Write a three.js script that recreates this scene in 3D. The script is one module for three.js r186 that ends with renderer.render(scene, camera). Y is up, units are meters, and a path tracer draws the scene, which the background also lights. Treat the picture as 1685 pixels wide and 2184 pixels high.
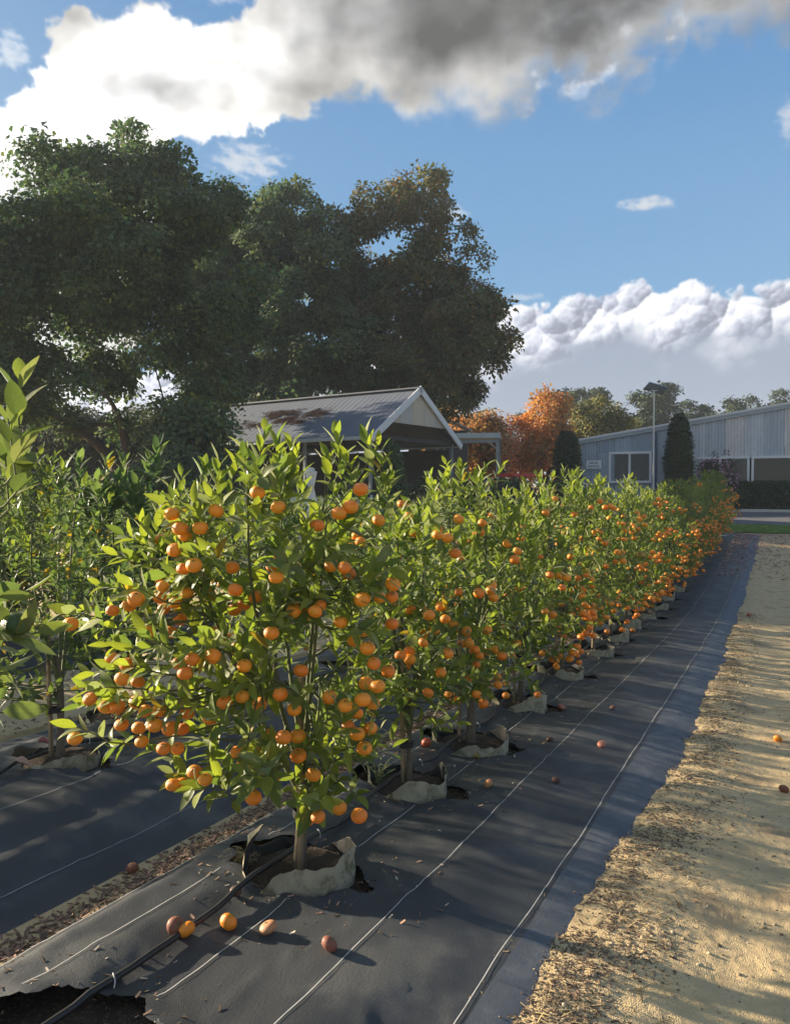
import * as THREE from 'three';
import { mergeGeometries } from 'three/addons/utils/BufferGeometryUtils.js';

// ------------------------------------------------------------------ camera
// x runs across the rows (to the right), -z runs along them, y is up; metres.
const scene = new THREE.Scene();
const EYE = 1.55, YAW = THREE.MathUtils.degToRad(26.65), PITCH = Math.atan(42 / 1650);
const camera = new THREE.PerspectiveCamera(2 * THREE.MathUtils.radToDeg(Math.atan(1092 / 1650)), 789 / 1024, 0.05, 2000);
camera.rotation.order = 'YXZ';
camera.position.set(0, EYE, 0);
camera.rotation.set(-PITCH, YAW, 0);
camera.updateMatrixWorld(true);
const renderer = new THREE.WebGLRenderer({ antialias: true });
renderer.setSize(789, 1024);
renderer.toneMapping = THREE.LinearToneMapping;
const EXPOSURE = 3.2, SKY_GAIN = 1.1;
renderer.toneMappingExposure = EXPOSURE;
renderer.shadowMap.enabled = true;

// ------------------------------------------------------------------ seeded numbers and noise
function rng(seed) { let a = seed >>> 0; return () => { a = (a + 0x6D2B79F5) | 0; let t = Math.imul(a ^ (a >>> 15), 1 | a); t = (t + Math.imul(t ^ (t >>> 7), 61 | t)) ^ t; return ((t ^ (t >>> 14)) >>> 0) / 4294967296; }; }
const PERM = new Uint8Array(512); { const r = rng(77), p = [...Array(256).keys()]; for (let i = 255; i > 0; i--) { const j = Math.floor(r() * (i + 1)); [p[i], p[j]] = [p[j], p[i]]; } for (let i = 0; i < 512; i++) PERM[i] = p[i & 255]; }
const lerp = (a, b, t) => a + (b - a) * t, clamp = (x, a = 0, b = 1) => (x < a ? a : x > b ? b : x), sstep = (a, b, x) => { const t = clamp((x - a) / (b - a)); return t * t * (3 - 2 * t); };
const GX = [1, -1, 1, -1, 1.4, -1.4, 0, 0], GY = [1, 1, -1, -1, 0, 0, 1.4, -1.4];
function noise2(x, y) {           // gradient noise, about -1..1
  const xi = Math.floor(x), yi = Math.floor(y), xf = x - xi, yf = y - yi, X = xi & 255, Y = yi & 255;
  const u = xf * xf * xf * (xf * (xf * 6 - 15) + 10), v = yf * yf * yf * (yf * (yf * 6 - 15) + 10);
  const a = PERM[PERM[X] + Y] & 7, b = PERM[PERM[X + 1] + Y] & 7, c = PERM[PERM[X] + Y + 1] & 7, d = PERM[PERM[X + 1] + Y + 1] & 7;
  return lerp(lerp(GX[a] * xf + GY[a] * yf, GX[b] * (xf - 1) + GY[b] * yf, u), lerp(GX[c] * xf + GY[c] * (yf - 1), GX[d] * (xf - 1) + GY[d] * (yf - 1), u), v);
}
function fbm(x, y, n, gain = 0.5) { let s = 0, a = 1, t = 0; for (let i = 0; i < n; i++) { s += a * noise2(x, y); t += a; a *= gain; x = x * 2.03 + 17.3; y = y * 2.03 - 9.1; } return s / t; }
function worley(x, y) {           // distance to the nearest of scattered points
  const xi = Math.floor(x), yi = Math.floor(y); let best = 9;
  for (let j = -1; j < 2; j++) for (let i = -1; i < 2; i++) { const h = PERM[PERM[(xi + i) & 255] + ((yi + j) & 255)], k = PERM[h + 57]; const dx = xi + i + h / 255 - x, dy = yi + j + k / 255 - y, d = dx * dx + dy * dy; if (d < best) best = d; }
  return Math.sqrt(best);
}

// ------------------------------------------------------------------ sun and sky
const SUN_EL = THREE.MathUtils.degToRad(15.5), SUN_TURN = THREE.MathUtils.degToRad(-3);   // low, straight across the rows from the left
const sunDir = new THREE.Vector3(-Math.cos(SUN_EL) * Math.cos(SUN_TURN), Math.sin(SUN_EL), -Math.cos(SUN_EL) * Math.sin(SUN_TURN));
const sun = new THREE.DirectionalLight(new THREE.Color(1.0, 0.84, 0.62), 4.8);
sun.position.copy(sunDir).multiplyScalar(80); sun.name = 'sun';
sun.castShadow = true; sun.shadow.mapSize.set(4096, 4096);
Object.assign(sun.shadow.camera, { left: -60, right: 60, top: 60, bottom: -60, near: 1, far: 220 });
sun.shadow.radius = 1.6;
scene.add(sun); scene.add(sun.target);
scene.fog = new THREE.FogExp2(new THREE.Color(0.84, 0.93, 1.0), 0.0011);   // thin late-afternoon haze

// Cloud outlines as (degrees to the right of straight ahead, degrees above the horizon).
const BANK = [[-75, 13], [-46.3, 15.5], [-36.7, 19.8], [-30.7, 22.1], [-26.7, 24], [-25.3, 25.5], [-23.9, 27.2], [-23.4, 28.6], [-21.9, 29.3], [-20.5, 29.2], [-18.2, 30.1], [-16.7, 30.2], [-14.9, 30.1], [-13.5, 30.6], [-11.4, 31], [-10.2, 32.1], [-8.2, 33.7], [2, 37], [15.2, 38], [29.6, 36], [45, 33], [70, 30],
  [70, 22], [45, 25.5], [33, 26.4], [28, 27.4], [23.6, 28.3], [20.8, 28.6], [19.3, 27.9], [16.7, 26.9], [13.7, 26.4], [11.4, 27.3], [9.4, 26.2], [7.4, 25.4], [4.7, 26], [1.6, 25.7], [-1.5, 26.5], [-4.2, 26.2], [-6.9, 25.6], [-10.3, 24.7], [-12.2, 23.8], [-14.2, 23.2], [-17.1, 22.1], [-18.4, 11.3], [-21.3, 1.6], [-75, 1.2]];
const HEAP = [[-14, 8], [3, 11.6], [7.5, 12.1], [8.5, 12.7], [10.5, 12.5], [13.1, 12.9], [15.4, 13.5], [16.4, 13.9], [17.6, 13.9], [19.2, 12.7], [20.1, 13.5], [20.7, 14.1], [21.6, 13.5], [22.8, 12.9], [24.5, 13], [26.9, 13], [37.1, 12.2], [46.6, 9.4], [62, 8]];
function insideBy(poly, x, y) {   // signed distance to an outline, positive inside
  let d = 1e9, inn = false;
  for (let i = 0, j = poly.length - 1; i < poly.length; j = i++) {
    const [ax, ay] = poly[i], [bx, by] = poly[j], ex = bx - ax, ey = by - ay, t = clamp(((x - ax) * ex + (y - ay) * ey) / (ex * ex + ey * ey));
    const px = x - ax - ex * t, py = y - ay - ey * t; d = Math.min(d, px * px + py * py);
    if ((ay > y) !== (by > y) && x < ((bx - ax) * (y - ay)) / (by - ay) + ax) inn = !inn;
  }
  return (inn ? 1 : -1) * Math.sqrt(d);
}
function heapTop(x) { for (let i = 1; i < HEAP.length; i++) if (x < HEAP[i][0]) { const [a, p] = HEAP[i - 1], [b, q] = HEAP[i]; return lerp(p, q, (x - a) / (b - a)); } return 8; }
// Heaped cloud as overlapping round billows of three sizes: [height, lean to the left, lean upwards].
function billow(x, y) {
  let h = 0, nx = 0, ny = 0;
  for (const [cell, wgt, sd] of [[3.1, 1, 0], [1.45, 0.5, 31], [0.7, 0.24, 77], [0.33, 0.1, 140]]) {
    const X = x / cell + 0.35 * noise2(x / cell * 0.7 + sd, y / cell * 0.7), Y = y / (cell * 0.8) + 0.35 * noise2(x / cell * 0.7, y / cell * 0.7 + sd + 5), xi = Math.floor(X), yi = Math.floor(Y); let best = 0, bx = 0, by = 0;
    for (let j = -1; j < 2; j++) for (let i = -1; i < 2; i++) { const q = PERM[PERM[(xi + i + sd) & 255] + ((yi + j) & 255)], k = PERM[q + 57], R = 0.62 + 0.5 * (PERM[k + 11] / 255), dx = X - (xi + i + q / 255), dy = Y - (yi + j + k / 255), z = R * R - dx * dx - dy * dy; if (z > best) { best = z; bx = dx / R; by = dy / R; } }
    h += wgt * Math.sqrt(best); nx += wgt * bx; ny += wgt * by;
  }
  return [h, nx, ny];
}
function cloudAt(az, el) {        // [cover, brightness 0..1, warm]
  let cover = 0, bright = 1, warm = 0.4;
  // a large bank across the upper part of the view, thin and white towards the sun, thick and grey away from it
  if (az > -80 && az < 75) {
    const wob = fbm(az * 0.16 + 3, el * 0.22, 3) * 1.6 + fbm(az * 0.55 + 0.4 * fbm(az * 0.3, el * 0.4, 2), el * 0.7 + 9, 7, 0.56) * 1.7;
    const s = insideBy(BANK, az, el) + wob * (az > 8 ? 1.25 : 0.8);
    const soft = lerp(0.3, 2.2, sstep(-10, 10, az)), c = sstep(-soft * 0.5, soft, s);
    if (c > 0) {
      const lit = fbm(az * 0.16 - 0.5, el * 0.24 + 0.4, 4, 0.45) - fbm(az * 0.16, el * 0.24, 4, 0.45);
      const away = sstep(-17, 7, az + (el - 27) * 0.8), deep = sstep(0.2, 5.0, s + fbm(az * 0.2, el * 0.33 + 40, 3, 0.4) * 2);
      const wisp = sstep(0.08, 0.4, fbm(az * 0.34 + 12, el * 0.5, 6, 0.58)) * sstep(7, 11, az) * sstep(25, 17, az) * sstep(2.6, 0.4, s);
      let b = lerp(lerp(1.0, 0.93, deep), lerp(0.52, 0.42, deep), away * lerp(0.72, 1, deep)) + lit * lerp(0.6, 0.28, away) + wisp * 0.4;
      b = lerp(b, 0.80, sstep(1, -4, el - 22) * 0.8 * sstep(-4, -14, az)) * lerp(1, 0.72, sstep(3, 16, az + (el - 27) * 2) * lerp(0.4, 1, deep) * (1 - wisp));
      cover = c * lerp(1, 0.9, sstep(4, 14, az) * (1 - deep)); bright = clamp(b, 0.27, 1.08); warm = lerp(0.55, 0.25, deep);
    }
  }
  // heaped clouds along the horizon, their tops lit from the left, their shaded foot blue grey
  if (el < 17) {
    const a = az < -75 || az > 60 ? ((az + 360) % 97) * 0.6 : az, top = (az > -14 && az < 62 ? heapTop(az) : 7 + 3 * fbm(az * 0.08, 3, 3)) + fbm(a * 0.5, 4, 2) * 0.35;
    const [h, nx, ny] = billow(a, el), s = top - el + (h - 1.0) * 1.5 + fbm(a * 1.6, el * 1.9 + 7, 5, 0.6) * 0.5, c = sstep(-0.05, 0.34, s);
    if (c > 0) {
      const side = clamp(0.55 - 0.36 * nx + 0.34 * ny + 0.35 * fbm(a * 0.9, el * 1.3, 5, 0.6), 0, 1), up = sstep(4.0, 0.8, top - el - (h - 1) * 1.6 + 1.2 * fbm(a * 0.22, el * 0.3, 2));
      const b = lerp(0.47, lerp(0.5, 1.06, sstep(0.1, 0.75, side)), up), show = c * lerp(0.8, 1, up) * sstep(-1, 2, el);
      if (show > 0.02) { bright = lerp(bright, b, show); warm = lerp(warm, lerp(-1.2, 0.15, up * sstep(0.2, 0.8, side)), show); cover = Math.max(cover, show); }
    }
  }
  // the same sort of broken cloud over the rest of the sky
  if (az < -70 || az > 60 || el > 37) {
    const k = 1 / Math.max(0.16, Math.sin((el * Math.PI) / 180)), t = (az * Math.PI) / 180, X = Math.sin(t) * k, Y = Math.cos(t) * k, n = fbm(X * 0.9 + 5, Y * 0.9, 6, 0.55), c = sstep(0.02, 0.2, n) * Math.max(sstep(-66, -84, az), sstep(58, 72, az), sstep(37, 44, el));
    if (c > 0) { bright = lerp(bright, lerp(0.95, 0.34, sstep(0.08, 0.4, n)), c); warm = 0.3; cover = Math.max(cover, c); }
  }
  // wisps
  for (const [wa, we, sx, sy, k] of [[18, 19.4, 1.7, 0.35, 0.75], [9.3, 13.9, 1.4, 0.2, 0.4], [27, 23, 0.9, 1.1, 0.6], [-10.6, 22.6, 2.2, 1.0, 0.6], [4.2, 19.6, 1.0, 0.6, 0.45], [9.6, 26, 0.5, 0.6, 0.5], [-26, 26.8, 0.9, 0.9, 0.55], [-13, 31.8, 2.4, 0.5, 0.35]]) {
    const q = ((az - wa) / sx) ** 2 + ((el - we) / sy) ** 2; if (q > 5) continue;
    const c = k * sstep(1.6, -0.6, q + fbm(az * 0.9, el * 2.2 + az * 0.3, 6, 0.62) * 2.6 - 0.1); if (c > 0.01) { bright = lerp(bright, 0.82, c * (1 - cover)); cover = Math.max(cover, c); }
  }
  return [cover, bright, warm];
}
{
  const W = 4096, H = 2048, data = new Float32Array(W * H * 4), floor = [0.20, 0.19, 0.15];
    for (let row = 0; row < H; row++) {
    const el = ((row + 0.5) / H - 0.5) * 180, ce = Math.cos((el * Math.PI) / 180), se = Math.sin((el * Math.PI) / 180);
    for (let col = 0; col < W; col++) {
      const i = (row * W + col) * 4; data[i + 3] = 1;
      if (el < 0) { for (let k = 0; k < 3; k++) data[i + k] = floor[k] / EXPOSURE; continue; }
      const th = ((col + 0.5) / W - 0.5) * 2 * Math.PI, dx = Math.cos(th) * ce, dz = Math.sin(th) * ce;
      let az = (Math.atan2(dx, -dz) + YAW) * 180 / Math.PI; if (az > 180) az -= 360; if (az < -180) az += 360;
      const toSun = dx * sunDir.x + se * sunDir.y + dz * sunDir.z, near = Math.pow(clamp(toSun * 0.5 + 0.5), 10);
      const t = Math.pow(clamp(el / 42), 1.05);
      let r = lerp(0.29, 0.035, t) + near * 0.34, g = lerp(0.50, 0.175, t) + near * 0.32, b = lerp(0.72, 0.45, t) + near * 0.22;
      const [c, br, wm] = cloudAt(az, el);
      if (c > 0) {
        const L = Math.pow(br, 1.5) * (1 + near * 0.9);
        r = lerp(r, L * (0.90 + 0.07 * wm), c); g = lerp(g, L * (0.91 + 0.02 * wm), c); b = lerp(b, L * (0.95 - 0.13 * wm), c);
      }
      data[i] = r * SKY_GAIN / EXPOSURE; data[i + 1] = g * SKY_GAIN / EXPOSURE; data[i + 2] = b * SKY_GAIN / EXPOSURE;
    }
  }
  const sky = new THREE.DataTexture(data, W, H, THREE.RGBAFormat, THREE.FloatType);
  sky.mapping = THREE.EquirectangularReflectionMapping; sky.colorSpace = THREE.LinearSRGBColorSpace; sky.magFilter = THREE.LinearFilter; sky.minFilter = THREE.LinearFilter; sky.needsUpdate = true;
  scene.background = sky; scene.environment = sky;
}

// ------------------------------------------------------------------ helpers
const V3 = (x, y, z) => new THREE.Vector3(x, y, z);
const taken = new Map();
function numbered(name) { const n = taken.get(name) ?? 0; taken.set(name, n + 1); return n ? `${name}_${String(n).padStart(3, '0')}` : name; }
function mesh(name, geometry, material, parent) { const m = new THREE.Mesh(geometry, material); m.name = parent ? name : numbered(name); m.castShadow = m.receiveShadow = true; (parent ?? scene).add(m); return m; }
function tag(o, label, category, group, kind) { o.userData.label = label; o.userData.category = category; if (group) o.userData.group = group; if (kind) o.userData.kind = kind; return o; }
function thing(name, label, category, pos = [0, 0, 0], turn = 0, group) { const o = new THREE.Group(); o.name = numbered(name); o.position.set(...pos); o.rotation.y = turn; scene.add(o); return tag(o, label, category, group); }
function structure(o) { o.userData.kind = 'structure'; return o; }
function copyOf(o, label, pos, turn, scale = 1) { const c = o.clone(); c.name = numbered(o.name.replace(/_\d{3}$/, '')); c.userData = { ...o.userData, label }; c.position.set(...pos); c.rotation.y = turn; if (scale.isVector3) c.scale.copy(scale); else c.scale.setScalar(scale); scene.add(c); return c; }
// A place in the orchard from how far ahead of the eye it is (depth) and how far beside and above the line of sight it lies.
function at(x, y, depth) { return V3((x - 842.5) / 1650 * depth, -(y - 1092) / 1650 * depth, -depth).applyMatrix4(camera.matrixWorld); }
const ahead = (x, depth) => [x * Math.cos(YAW) - depth * Math.sin(YAW), x * Math.sin(YAW) + depth * Math.cos(YAW)];   // (across, along) of a spot so far beside and ahead of the eye
class Build {                     // collects triangles into one geometry
  constructor() { this.p = []; this.n = []; this.u = []; this.c = []; this.i = []; }
  add(g, m, color) {
    const P = g.attributes.position, N = g.attributes.normal, U = g.attributes.uv, base = this.p.length / 3, v = new THREE.Vector3(), nm = new THREE.Matrix3().getNormalMatrix(m);
    for (let k = 0; k < P.count; k++) {
      v.fromBufferAttribute(P, k).applyMatrix4(m); this.p.push(v.x, v.y, v.z);
      v.fromBufferAttribute(N, k).applyMatrix3(nm).normalize(); this.n.push(v.x, v.y, v.z);
      this.u.push(U ? U.getX(k) : 0, U ? U.getY(k) : 0); if (color) this.c.push(color[0], color[1], color[2]);
    }
    const I = g.index; if (I) for (let k = 0; k < I.count; k++) this.i.push(base + I.getX(k)); else for (let k = 0; k < P.count; k++) this.i.push(base + k);
    return this;
  }
  geo() {
    const g = new THREE.BufferGeometry(); g.setAttribute('position', new THREE.Float32BufferAttribute(this.p, 3)); g.setAttribute('normal', new THREE.Float32BufferAttribute(this.n, 3)); g.setAttribute('uv', new THREE.Float32BufferAttribute(this.u, 2));
    if (this.c.length) g.setAttribute('color', new THREE.Float32BufferAttribute(this.c, 3)); g.setIndex(this.i); return g;
  }
}
function tube(b, pts, radii, sides = 6) {      // a tapered tube along points, closed at both ends
  const base = b.p.length / 3, n = pts.length, t = new THREE.Vector3(), side = new THREE.Vector3(), up = new THREE.Vector3(); let run = 0, ref = null;
  for (let k = 0; k < n; k++) {
    t.subVectors(pts[Math.min(n - 1, k + 1)], pts[Math.max(0, k - 1)]).normalize();
    if (!ref) ref = Math.abs(t.y) < 0.9 ? V3(0, 1, 0) : V3(1, 0, 0);
    side.crossVectors(t, ref).normalize(); up.crossVectors(side, t).normalize(); ref = up.clone();
    if (k) run += pts[k].distanceTo(pts[k - 1]); const r = Array.isArray(radii) ? radii[k] : radii;
    for (let s = 0; s <= sides; s++) { const a = s / sides * Math.PI * 2, cx = Math.cos(a), sx = Math.sin(a), nx = side.x * cx + up.x * sx, ny = side.y * cx + up.y * sx, nz = side.z * cx + up.z * sx; b.p.push(pts[k].x + nx * r, pts[k].y + ny * r, pts[k].z + nz * r); b.n.push(nx, ny, nz); b.u.push(s / sides * 6.283 * r, run); }
    if (k) for (let s = 0; s < sides; s++) { const q = base + (k - 1) * (sides + 1) + s, w = q + sides + 1; b.i.push(q, w, q + 1, q + 1, w, w + 1); }
  }
  for (const [k, d] of [[0, 1], [n - 1, -1]]) { const o = b.p.length / 3, q = base + k * (sides + 1); t.subVectors(pts[Math.max(0, n - 1 - (n - 2) * (d > 0 ? 1 : 0) === 1 ? 1 : k)], pts[k]); b.p.push(pts[k].x, pts[k].y, pts[k].z); const e = V3().subVectors(pts[k], pts[k ? k - 1 : 1]).normalize(); b.n.push(e.x, e.y, e.z); b.u.push(0, 0); for (let s = 0; s < sides; s++) d > 0 ? b.i.push(o, q + s, q + s + 1) : b.i.push(o, q + s + 1, q + s); }
  return b;
}
function box(w, h, d, x = 0, y = 0, z = 0, rx = 0, ry = 0, rz = 0) { const g = new THREE.BoxGeometry(w, h, d); if (rx || ry || rz) g.applyMatrix4(new THREE.Matrix4().makeRotationFromEuler(new THREE.Euler(rx, ry, rz))); g.translate(x, y, z); return g; }
function curve(pts, n) { return new THREE.CatmullRomCurve3(pts).getPoints(n); }

// ------------------------------------------------------------------ textures and materials
function texture(size, fn, srgb = true) {
  const d = new Uint8Array(size * size * 4);
  for (let y = 0; y < size; y++) for (let x = 0; x < size; x++) { const c = fn(x / size, y / size, x, y), i = (y * size + x) * 4; d[i] = clamp(c[0]) * 255; d[i + 1] = clamp(c[1]) * 255; d[i + 2] = clamp(c[2]) * 255; d[i + 3] = 255; }
  const t = new THREE.DataTexture(d, size, size, THREE.RGBAFormat); t.wrapS = t.wrapT = THREE.RepeatWrapping; t.magFilter = THREE.LinearFilter; t.minFilter = THREE.LinearMipmapLinearFilter; t.generateMipmaps = true; if (srgb) t.colorSpace = THREE.SRGBColorSpace; t.needsUpdate = true; return t;
}
function tiling(fx, u, v, period, n, gain = 0.5) {      // fbm that repeats after one unit: four shifted copies blended
  const k = period, a = fbm(u * k + fx, v * k + fx, n, gain), b = fbm((u - 1) * k + fx, v * k + fx, n, gain), c = fbm(u * k + fx, (v - 1) * k + fx, n, gain), d = fbm((u - 1) * k + fx, (v - 1) * k + fx, n, gain);
  return (a * (1 - u) * (1 - v) + b * u * (1 - v) + c * (1 - u) * v + d * u * v) / Math.sqrt((1 - u) ** 2 * (1 - v) ** 2 + u * u * (1 - v) ** 2 + (1 - u) ** 2 * v * v + u * u * v * v);
}
const std = (o) => new THREE.MeshStandardMaterial(o);
const lin = (r, g, b) => new THREE.Color().setRGB(r, g, b);

// ------------------------------------------------------------------ lie of the land
const FALL = [[-40, 1.373], [0, 1.373], [3, 1.473], [7.3, 1.61], [10, 1.69], [12.6, 1.72], [17, 1.58], [23.5, 1.2], [27.5, 1.12], [31, 0.87], [36, 0.5], [45, 0.45], [90, -0.4], [400, -4]];
function bedY(v) {                // height of the planted beds so far along the rows
  let i = 1; while (i < FALL.length - 1 && v > FALL[i][0]) i++;
  const g = (k) => { const a = FALL[Math.max(0, k - 1)], b = FALL[Math.min(FALL.length - 1, k + 1)]; return (b[1] - a[1]) / (b[0] - a[0]); };
  const [x0, y0] = FALL[i - 1], [x1, y1] = FALL[i], w = x1 - x0, t = clamp((v - x0) / w), t2 = t * t, t3 = t2 * t;
  return EYE - ((2 * t3 - 3 * t2 + 1) * y0 + (t3 - 2 * t2 + t) * w * g(i - 1) + (-2 * t3 + 3 * t2) * y1 + (t3 - t2) * w * g(i));
}
function through(table, x) { if (x <= table[0][0]) return table[0][1]; for (let i = 1; i < table.length; i++) if (x < table[i][0]) return lerp(table[i - 1][1], table[i][1], sstep(table[i - 1][0], table[i][0], x)); return table[table.length - 1][1]; }
const ROWS_END = 24.3;
const MATS = [
  { left: -2.28, right: -0.42, table: [[-2.28, -0.2], [-2.16, -0.06], [-1.98, 0.035], [-1.84, 0.035], [-1.62, -0.005], [-1.2, 0.0], [-0.8, -0.03], [-0.42, -0.085]], row: -1.67, start: 0.1 },
  { left: -4.5, right: -2.5, table: [[-4.5, -0.14], [-4.2, -0.05], [-3.9, 0], [-3.5, -0.005], [-3.1, 0.0], [-2.85, -0.05], [-2.62, -0.13], [-2.5, -0.18]], row: -3.55, start: 0.1 },
  { left: -8.0, right: -6.0, table: [[-8, -0.14], [-7.6, -0.02], [-7, 0], [-6.5, -0.02], [-6.2, -0.07], [-6, -0.13]], row: -7.0, start: 0.1 },
];
const SPOTS = [[-1.6, 1.33], [-1.64, 2.45], [-1.67, 3.48], [-1.66, 4.31], [-1.7, 5.39], [-1.71, 6.6], [-1.7, 7.82], [-1.73, 8.84], [-1.75, 9.87], [-1.72, 10.9], [-1.7, 11.95], [-1.74, 13.0], [-1.7, 14.05], [-1.73, 15.1], [-1.69, 16.15], [-1.72, 17.2], [-1.74, 18.25], [-1.7, 19.3], [-1.72, 20.35], [-1.7, 21.4], [-1.73, 22.45], [-1.71, 23.4]];
const SPOTS2 = [[-3.54, 2.95], [-3.95, 3.75], [-3.55, 5.0], [-3.5, 6.05], [-3.56, 7.1], [-3.52, 8.2], [-3.5, 9.3], [-3.55, 10.4], [-3.5, 11.5], [-3.52, 12.7], [-3.5, 13.9], [-3.5, 15.1]];
const edge1 = (v) => through([[0, -0.68], [2, -0.67], [3.3, -0.64], [4.4, -0.57], [7.3, -0.58], [13, -0.61], [24, -0.6]], v) + 0.025 * noise2(v * 3.1, 5) + 0.014 * noise2(v * 11, 8);
function matY(m, u, v) {
  const fold = 0.011 * fbm(u * 1.7 + 3, v * 0.9, 3) + 0.004 * fbm(u * 6 + v, v * 2.6 + 9, 3) + 0.002 * noise2(u * 15 + v * 4, v * 8) + 0.004 * sstep(0.05, 0, Math.abs(fbm(u * 1.3 + v * 0.5, v * 1.1 - u, 2))) + 0.009 * Math.max(0, noise2(u * 3.3 - v * 1.6, v * 0.9 + u) - 0.1);
  return bedY(v) + through(m.table, u) + fold * sstep(0, 0.12, Math.min(u - m.left, m.right - u));
}
function groundY(u, v) {
  const b = bedY(v);
  let y = b - 0.115, mat = null;
  for (const m of MATS) if (u > m.left - 0.02 && u < m.right + 0.02) mat = m;
  const rows = v > -1 && v < ROWS_END + 0.3;
  if (mat && rows) y = matY(mat, clamp(u, mat.left, mat.right), v) - 0.12;
  if (rows && u > -0.75) {                    // sand washed over the open edge of the first sheet
    const e = edge1(v), over = matY(MATS[0], Math.min(e, -0.43), v) - 0.004 + 0.006 * sstep(0, 0.1, u - e) - 0.03 * sstep(0.15, 0.6, u - e);
    y = u < e ? matY(MATS[0], u, v) - 0.006 - 0.03 * sstep(0, 0.06, e - u) : over;
  } else if (rows && u < -2.26 && u > -2.53) y = b - 0.178;
  if (!(mat && rows && u < -0.72)) {
    const near = Math.exp(-Math.max(0, v - 4) / 9);
    y += near * (0.010 * fbm(u * 4 + 2, v * 5, 3) + 0.0035 * (0.5 - worley(u * 9, v * 7)) + 0.0018 * noise2(u * 38, v * 24) + 0.0012 * noise2(u * 90, v * 70)) * sstep(-0.74, -0.5, u < -0.75 ? 0 : u) + 0.02 * fbm(u * 0.8, v * 0.8 + 3, 2);
  }
  return y;
}
const W3 = (u, v, up = 0) => V3(u, groundY(u, v) + up, -v);

// Sand: pale grains, darker damp crumbs and bits of bark.
const sandMap = texture(1024, (u, v, x, y) => {
  const big = tiling(3, u, v, 4, 4), mid = tiling(9, u, v, 18, 4), fine = noise2(x * 0.37, y * 0.37) * 0.6 + noise2(x * 0.9 + 40, y * 0.9) * 0.4, speck = worley(x * 0.045, y * 0.075);
  const dark = sstep(0.16, 0.05, speck) * sstep(-0.1, 0.25, mid) * 0.55 + sstep(0.18, 0.42, big + 0.3 * fine) * 0.35;
  const l = 1 + big * 0.10 + mid * 0.12 + fine * 0.13;
  return [lerp(0.745 * l, 0.40, dark), lerp(0.655 * l, 0.33, dark), lerp(0.49 * l, 0.25, dark)];
});
const sandBump = texture(512, (u, v, x, y) => { const h = 0.5 + 0.22 * tiling(5, u, v, 30, 4, 0.6) + 0.18 * noise2(x * 0.4, y * 0.4); return [h, h, h]; }, false);
sandMap.repeat.set(1 / 1.7, 1 / 1.7); sandBump.repeat.set(1 / 0.8, 1 / 0.8);
const sandMat = std({ map: sandMap, bumpMap: sandBump, bumpScale: 0.008, roughness: 1 });

// One sheet of ground, finely cut where the sand lane lies near the eye, coarse towards the horizon.
function steps(list) { const out = [list[0][0]]; for (const [, to, a, b] of list) { let x = out[out.length - 1], s = a; const from = x; while (x < to - 1e-6) { s = lerp(a, b, (x - from) / (to - from)); x = Math.min(to, x + s); out.push(x); } } return out; }
{
  const us = steps([[-400, -60, 60, 40], [0, -12, 6, 0.8], [0, -6.1, 0.5, 0.3], [0, -4.4, 0.08, 0.06], [0, -2.52, 0.12, 0.1], [0, -2.24, 0.03, 0.03], [0, -0.78, 0.1, 0.08], [0, 0.16, 0.0105, 0.0105], [0, 3, 0.02, 0.5], [0, 12, 0.6, 1.5], [0, 400, 2, 60]]);
  const vs = steps([[-30, -1, 6, 1], [0, 1.6, 0.3, 0.1], [0, 4.6, 0.0115, 0.0125], [0, 9, 0.014, 0.05], [0, 24, 0.06, 0.25], [0, 40, 0.35, 0.8], [0, 420, 1.2, 30]]);
  const nu = us.length, nv = vs.length, pos = new Float32Array(nu * nv * 3), uv = new Float32Array(nu * nv * 2), idx = [];
  for (let j = 0; j < nv; j++) for (let i = 0; i < nu; i++) { const k = j * nu + i; pos[k * 3] = us[i]; pos[k * 3 + 1] = groundY(us[i], vs[j]); pos[k * 3 + 2] = -vs[j]; uv[k * 2] = us[i] + 0.15 * noise2(us[i] * 0.7, vs[j] * 0.7); uv[k * 2 + 1] = vs[j]; if (i && j) { const a = k - nu - 1, b = k - nu, c = k - 1; idx.push(a, b, c, b, k, c); } }
  const g = new THREE.BufferGeometry(); g.setAttribute('position', new THREE.BufferAttribute(pos, 3)); g.setAttribute('uv', new THREE.BufferAttribute(uv, 2)); g.setIndex(idx); g.computeVertexNormals();
  structure(mesh('ground', g, sandMat)).userData.label = 'pale sandy ground of the orchard lanes';
}

// ------------------------------------------------------------------ woven weed mats laid over the beds
const weaveMap = texture(2048, (u, v, x, y) => {
  const rib = 0.5 + 0.5 * Math.cos(x * Math.PI * 2 / 5), pick = 0.5 + 0.5 * Math.cos(y * Math.PI * 2 / 5);
  const dust = sstep(-0.02, 0.34, tiling(21, u, v, 7, 5, 0.6)) * (0.55 + 0.45 * noise2(x * 0.31, y * 0.23)), smear = sstep(0.02, 0.4, tiling(2, u * 1, v, 3, 5)) * 0.6, grain = noise2(x * 0.8, y * 0.8) * 0.5 + 0.5;
  const l = 0.205 + 0.04 * rib * (0.5 + pick * 0.5) + 0.03 * grain * smear, d = clamp(dust * (0.35 + 0.65 * grain) * 0.75 + smear * 0.2 + sstep(0.075, 0.03, worley(x * 0.035, y * 0.045)) * 0.28 * grain);
  return [lerp(l * 0.97, 0.52, d), lerp(l * 1.02, 0.51, d), lerp(l * 1.09, 0.47, d)];
});
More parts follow.
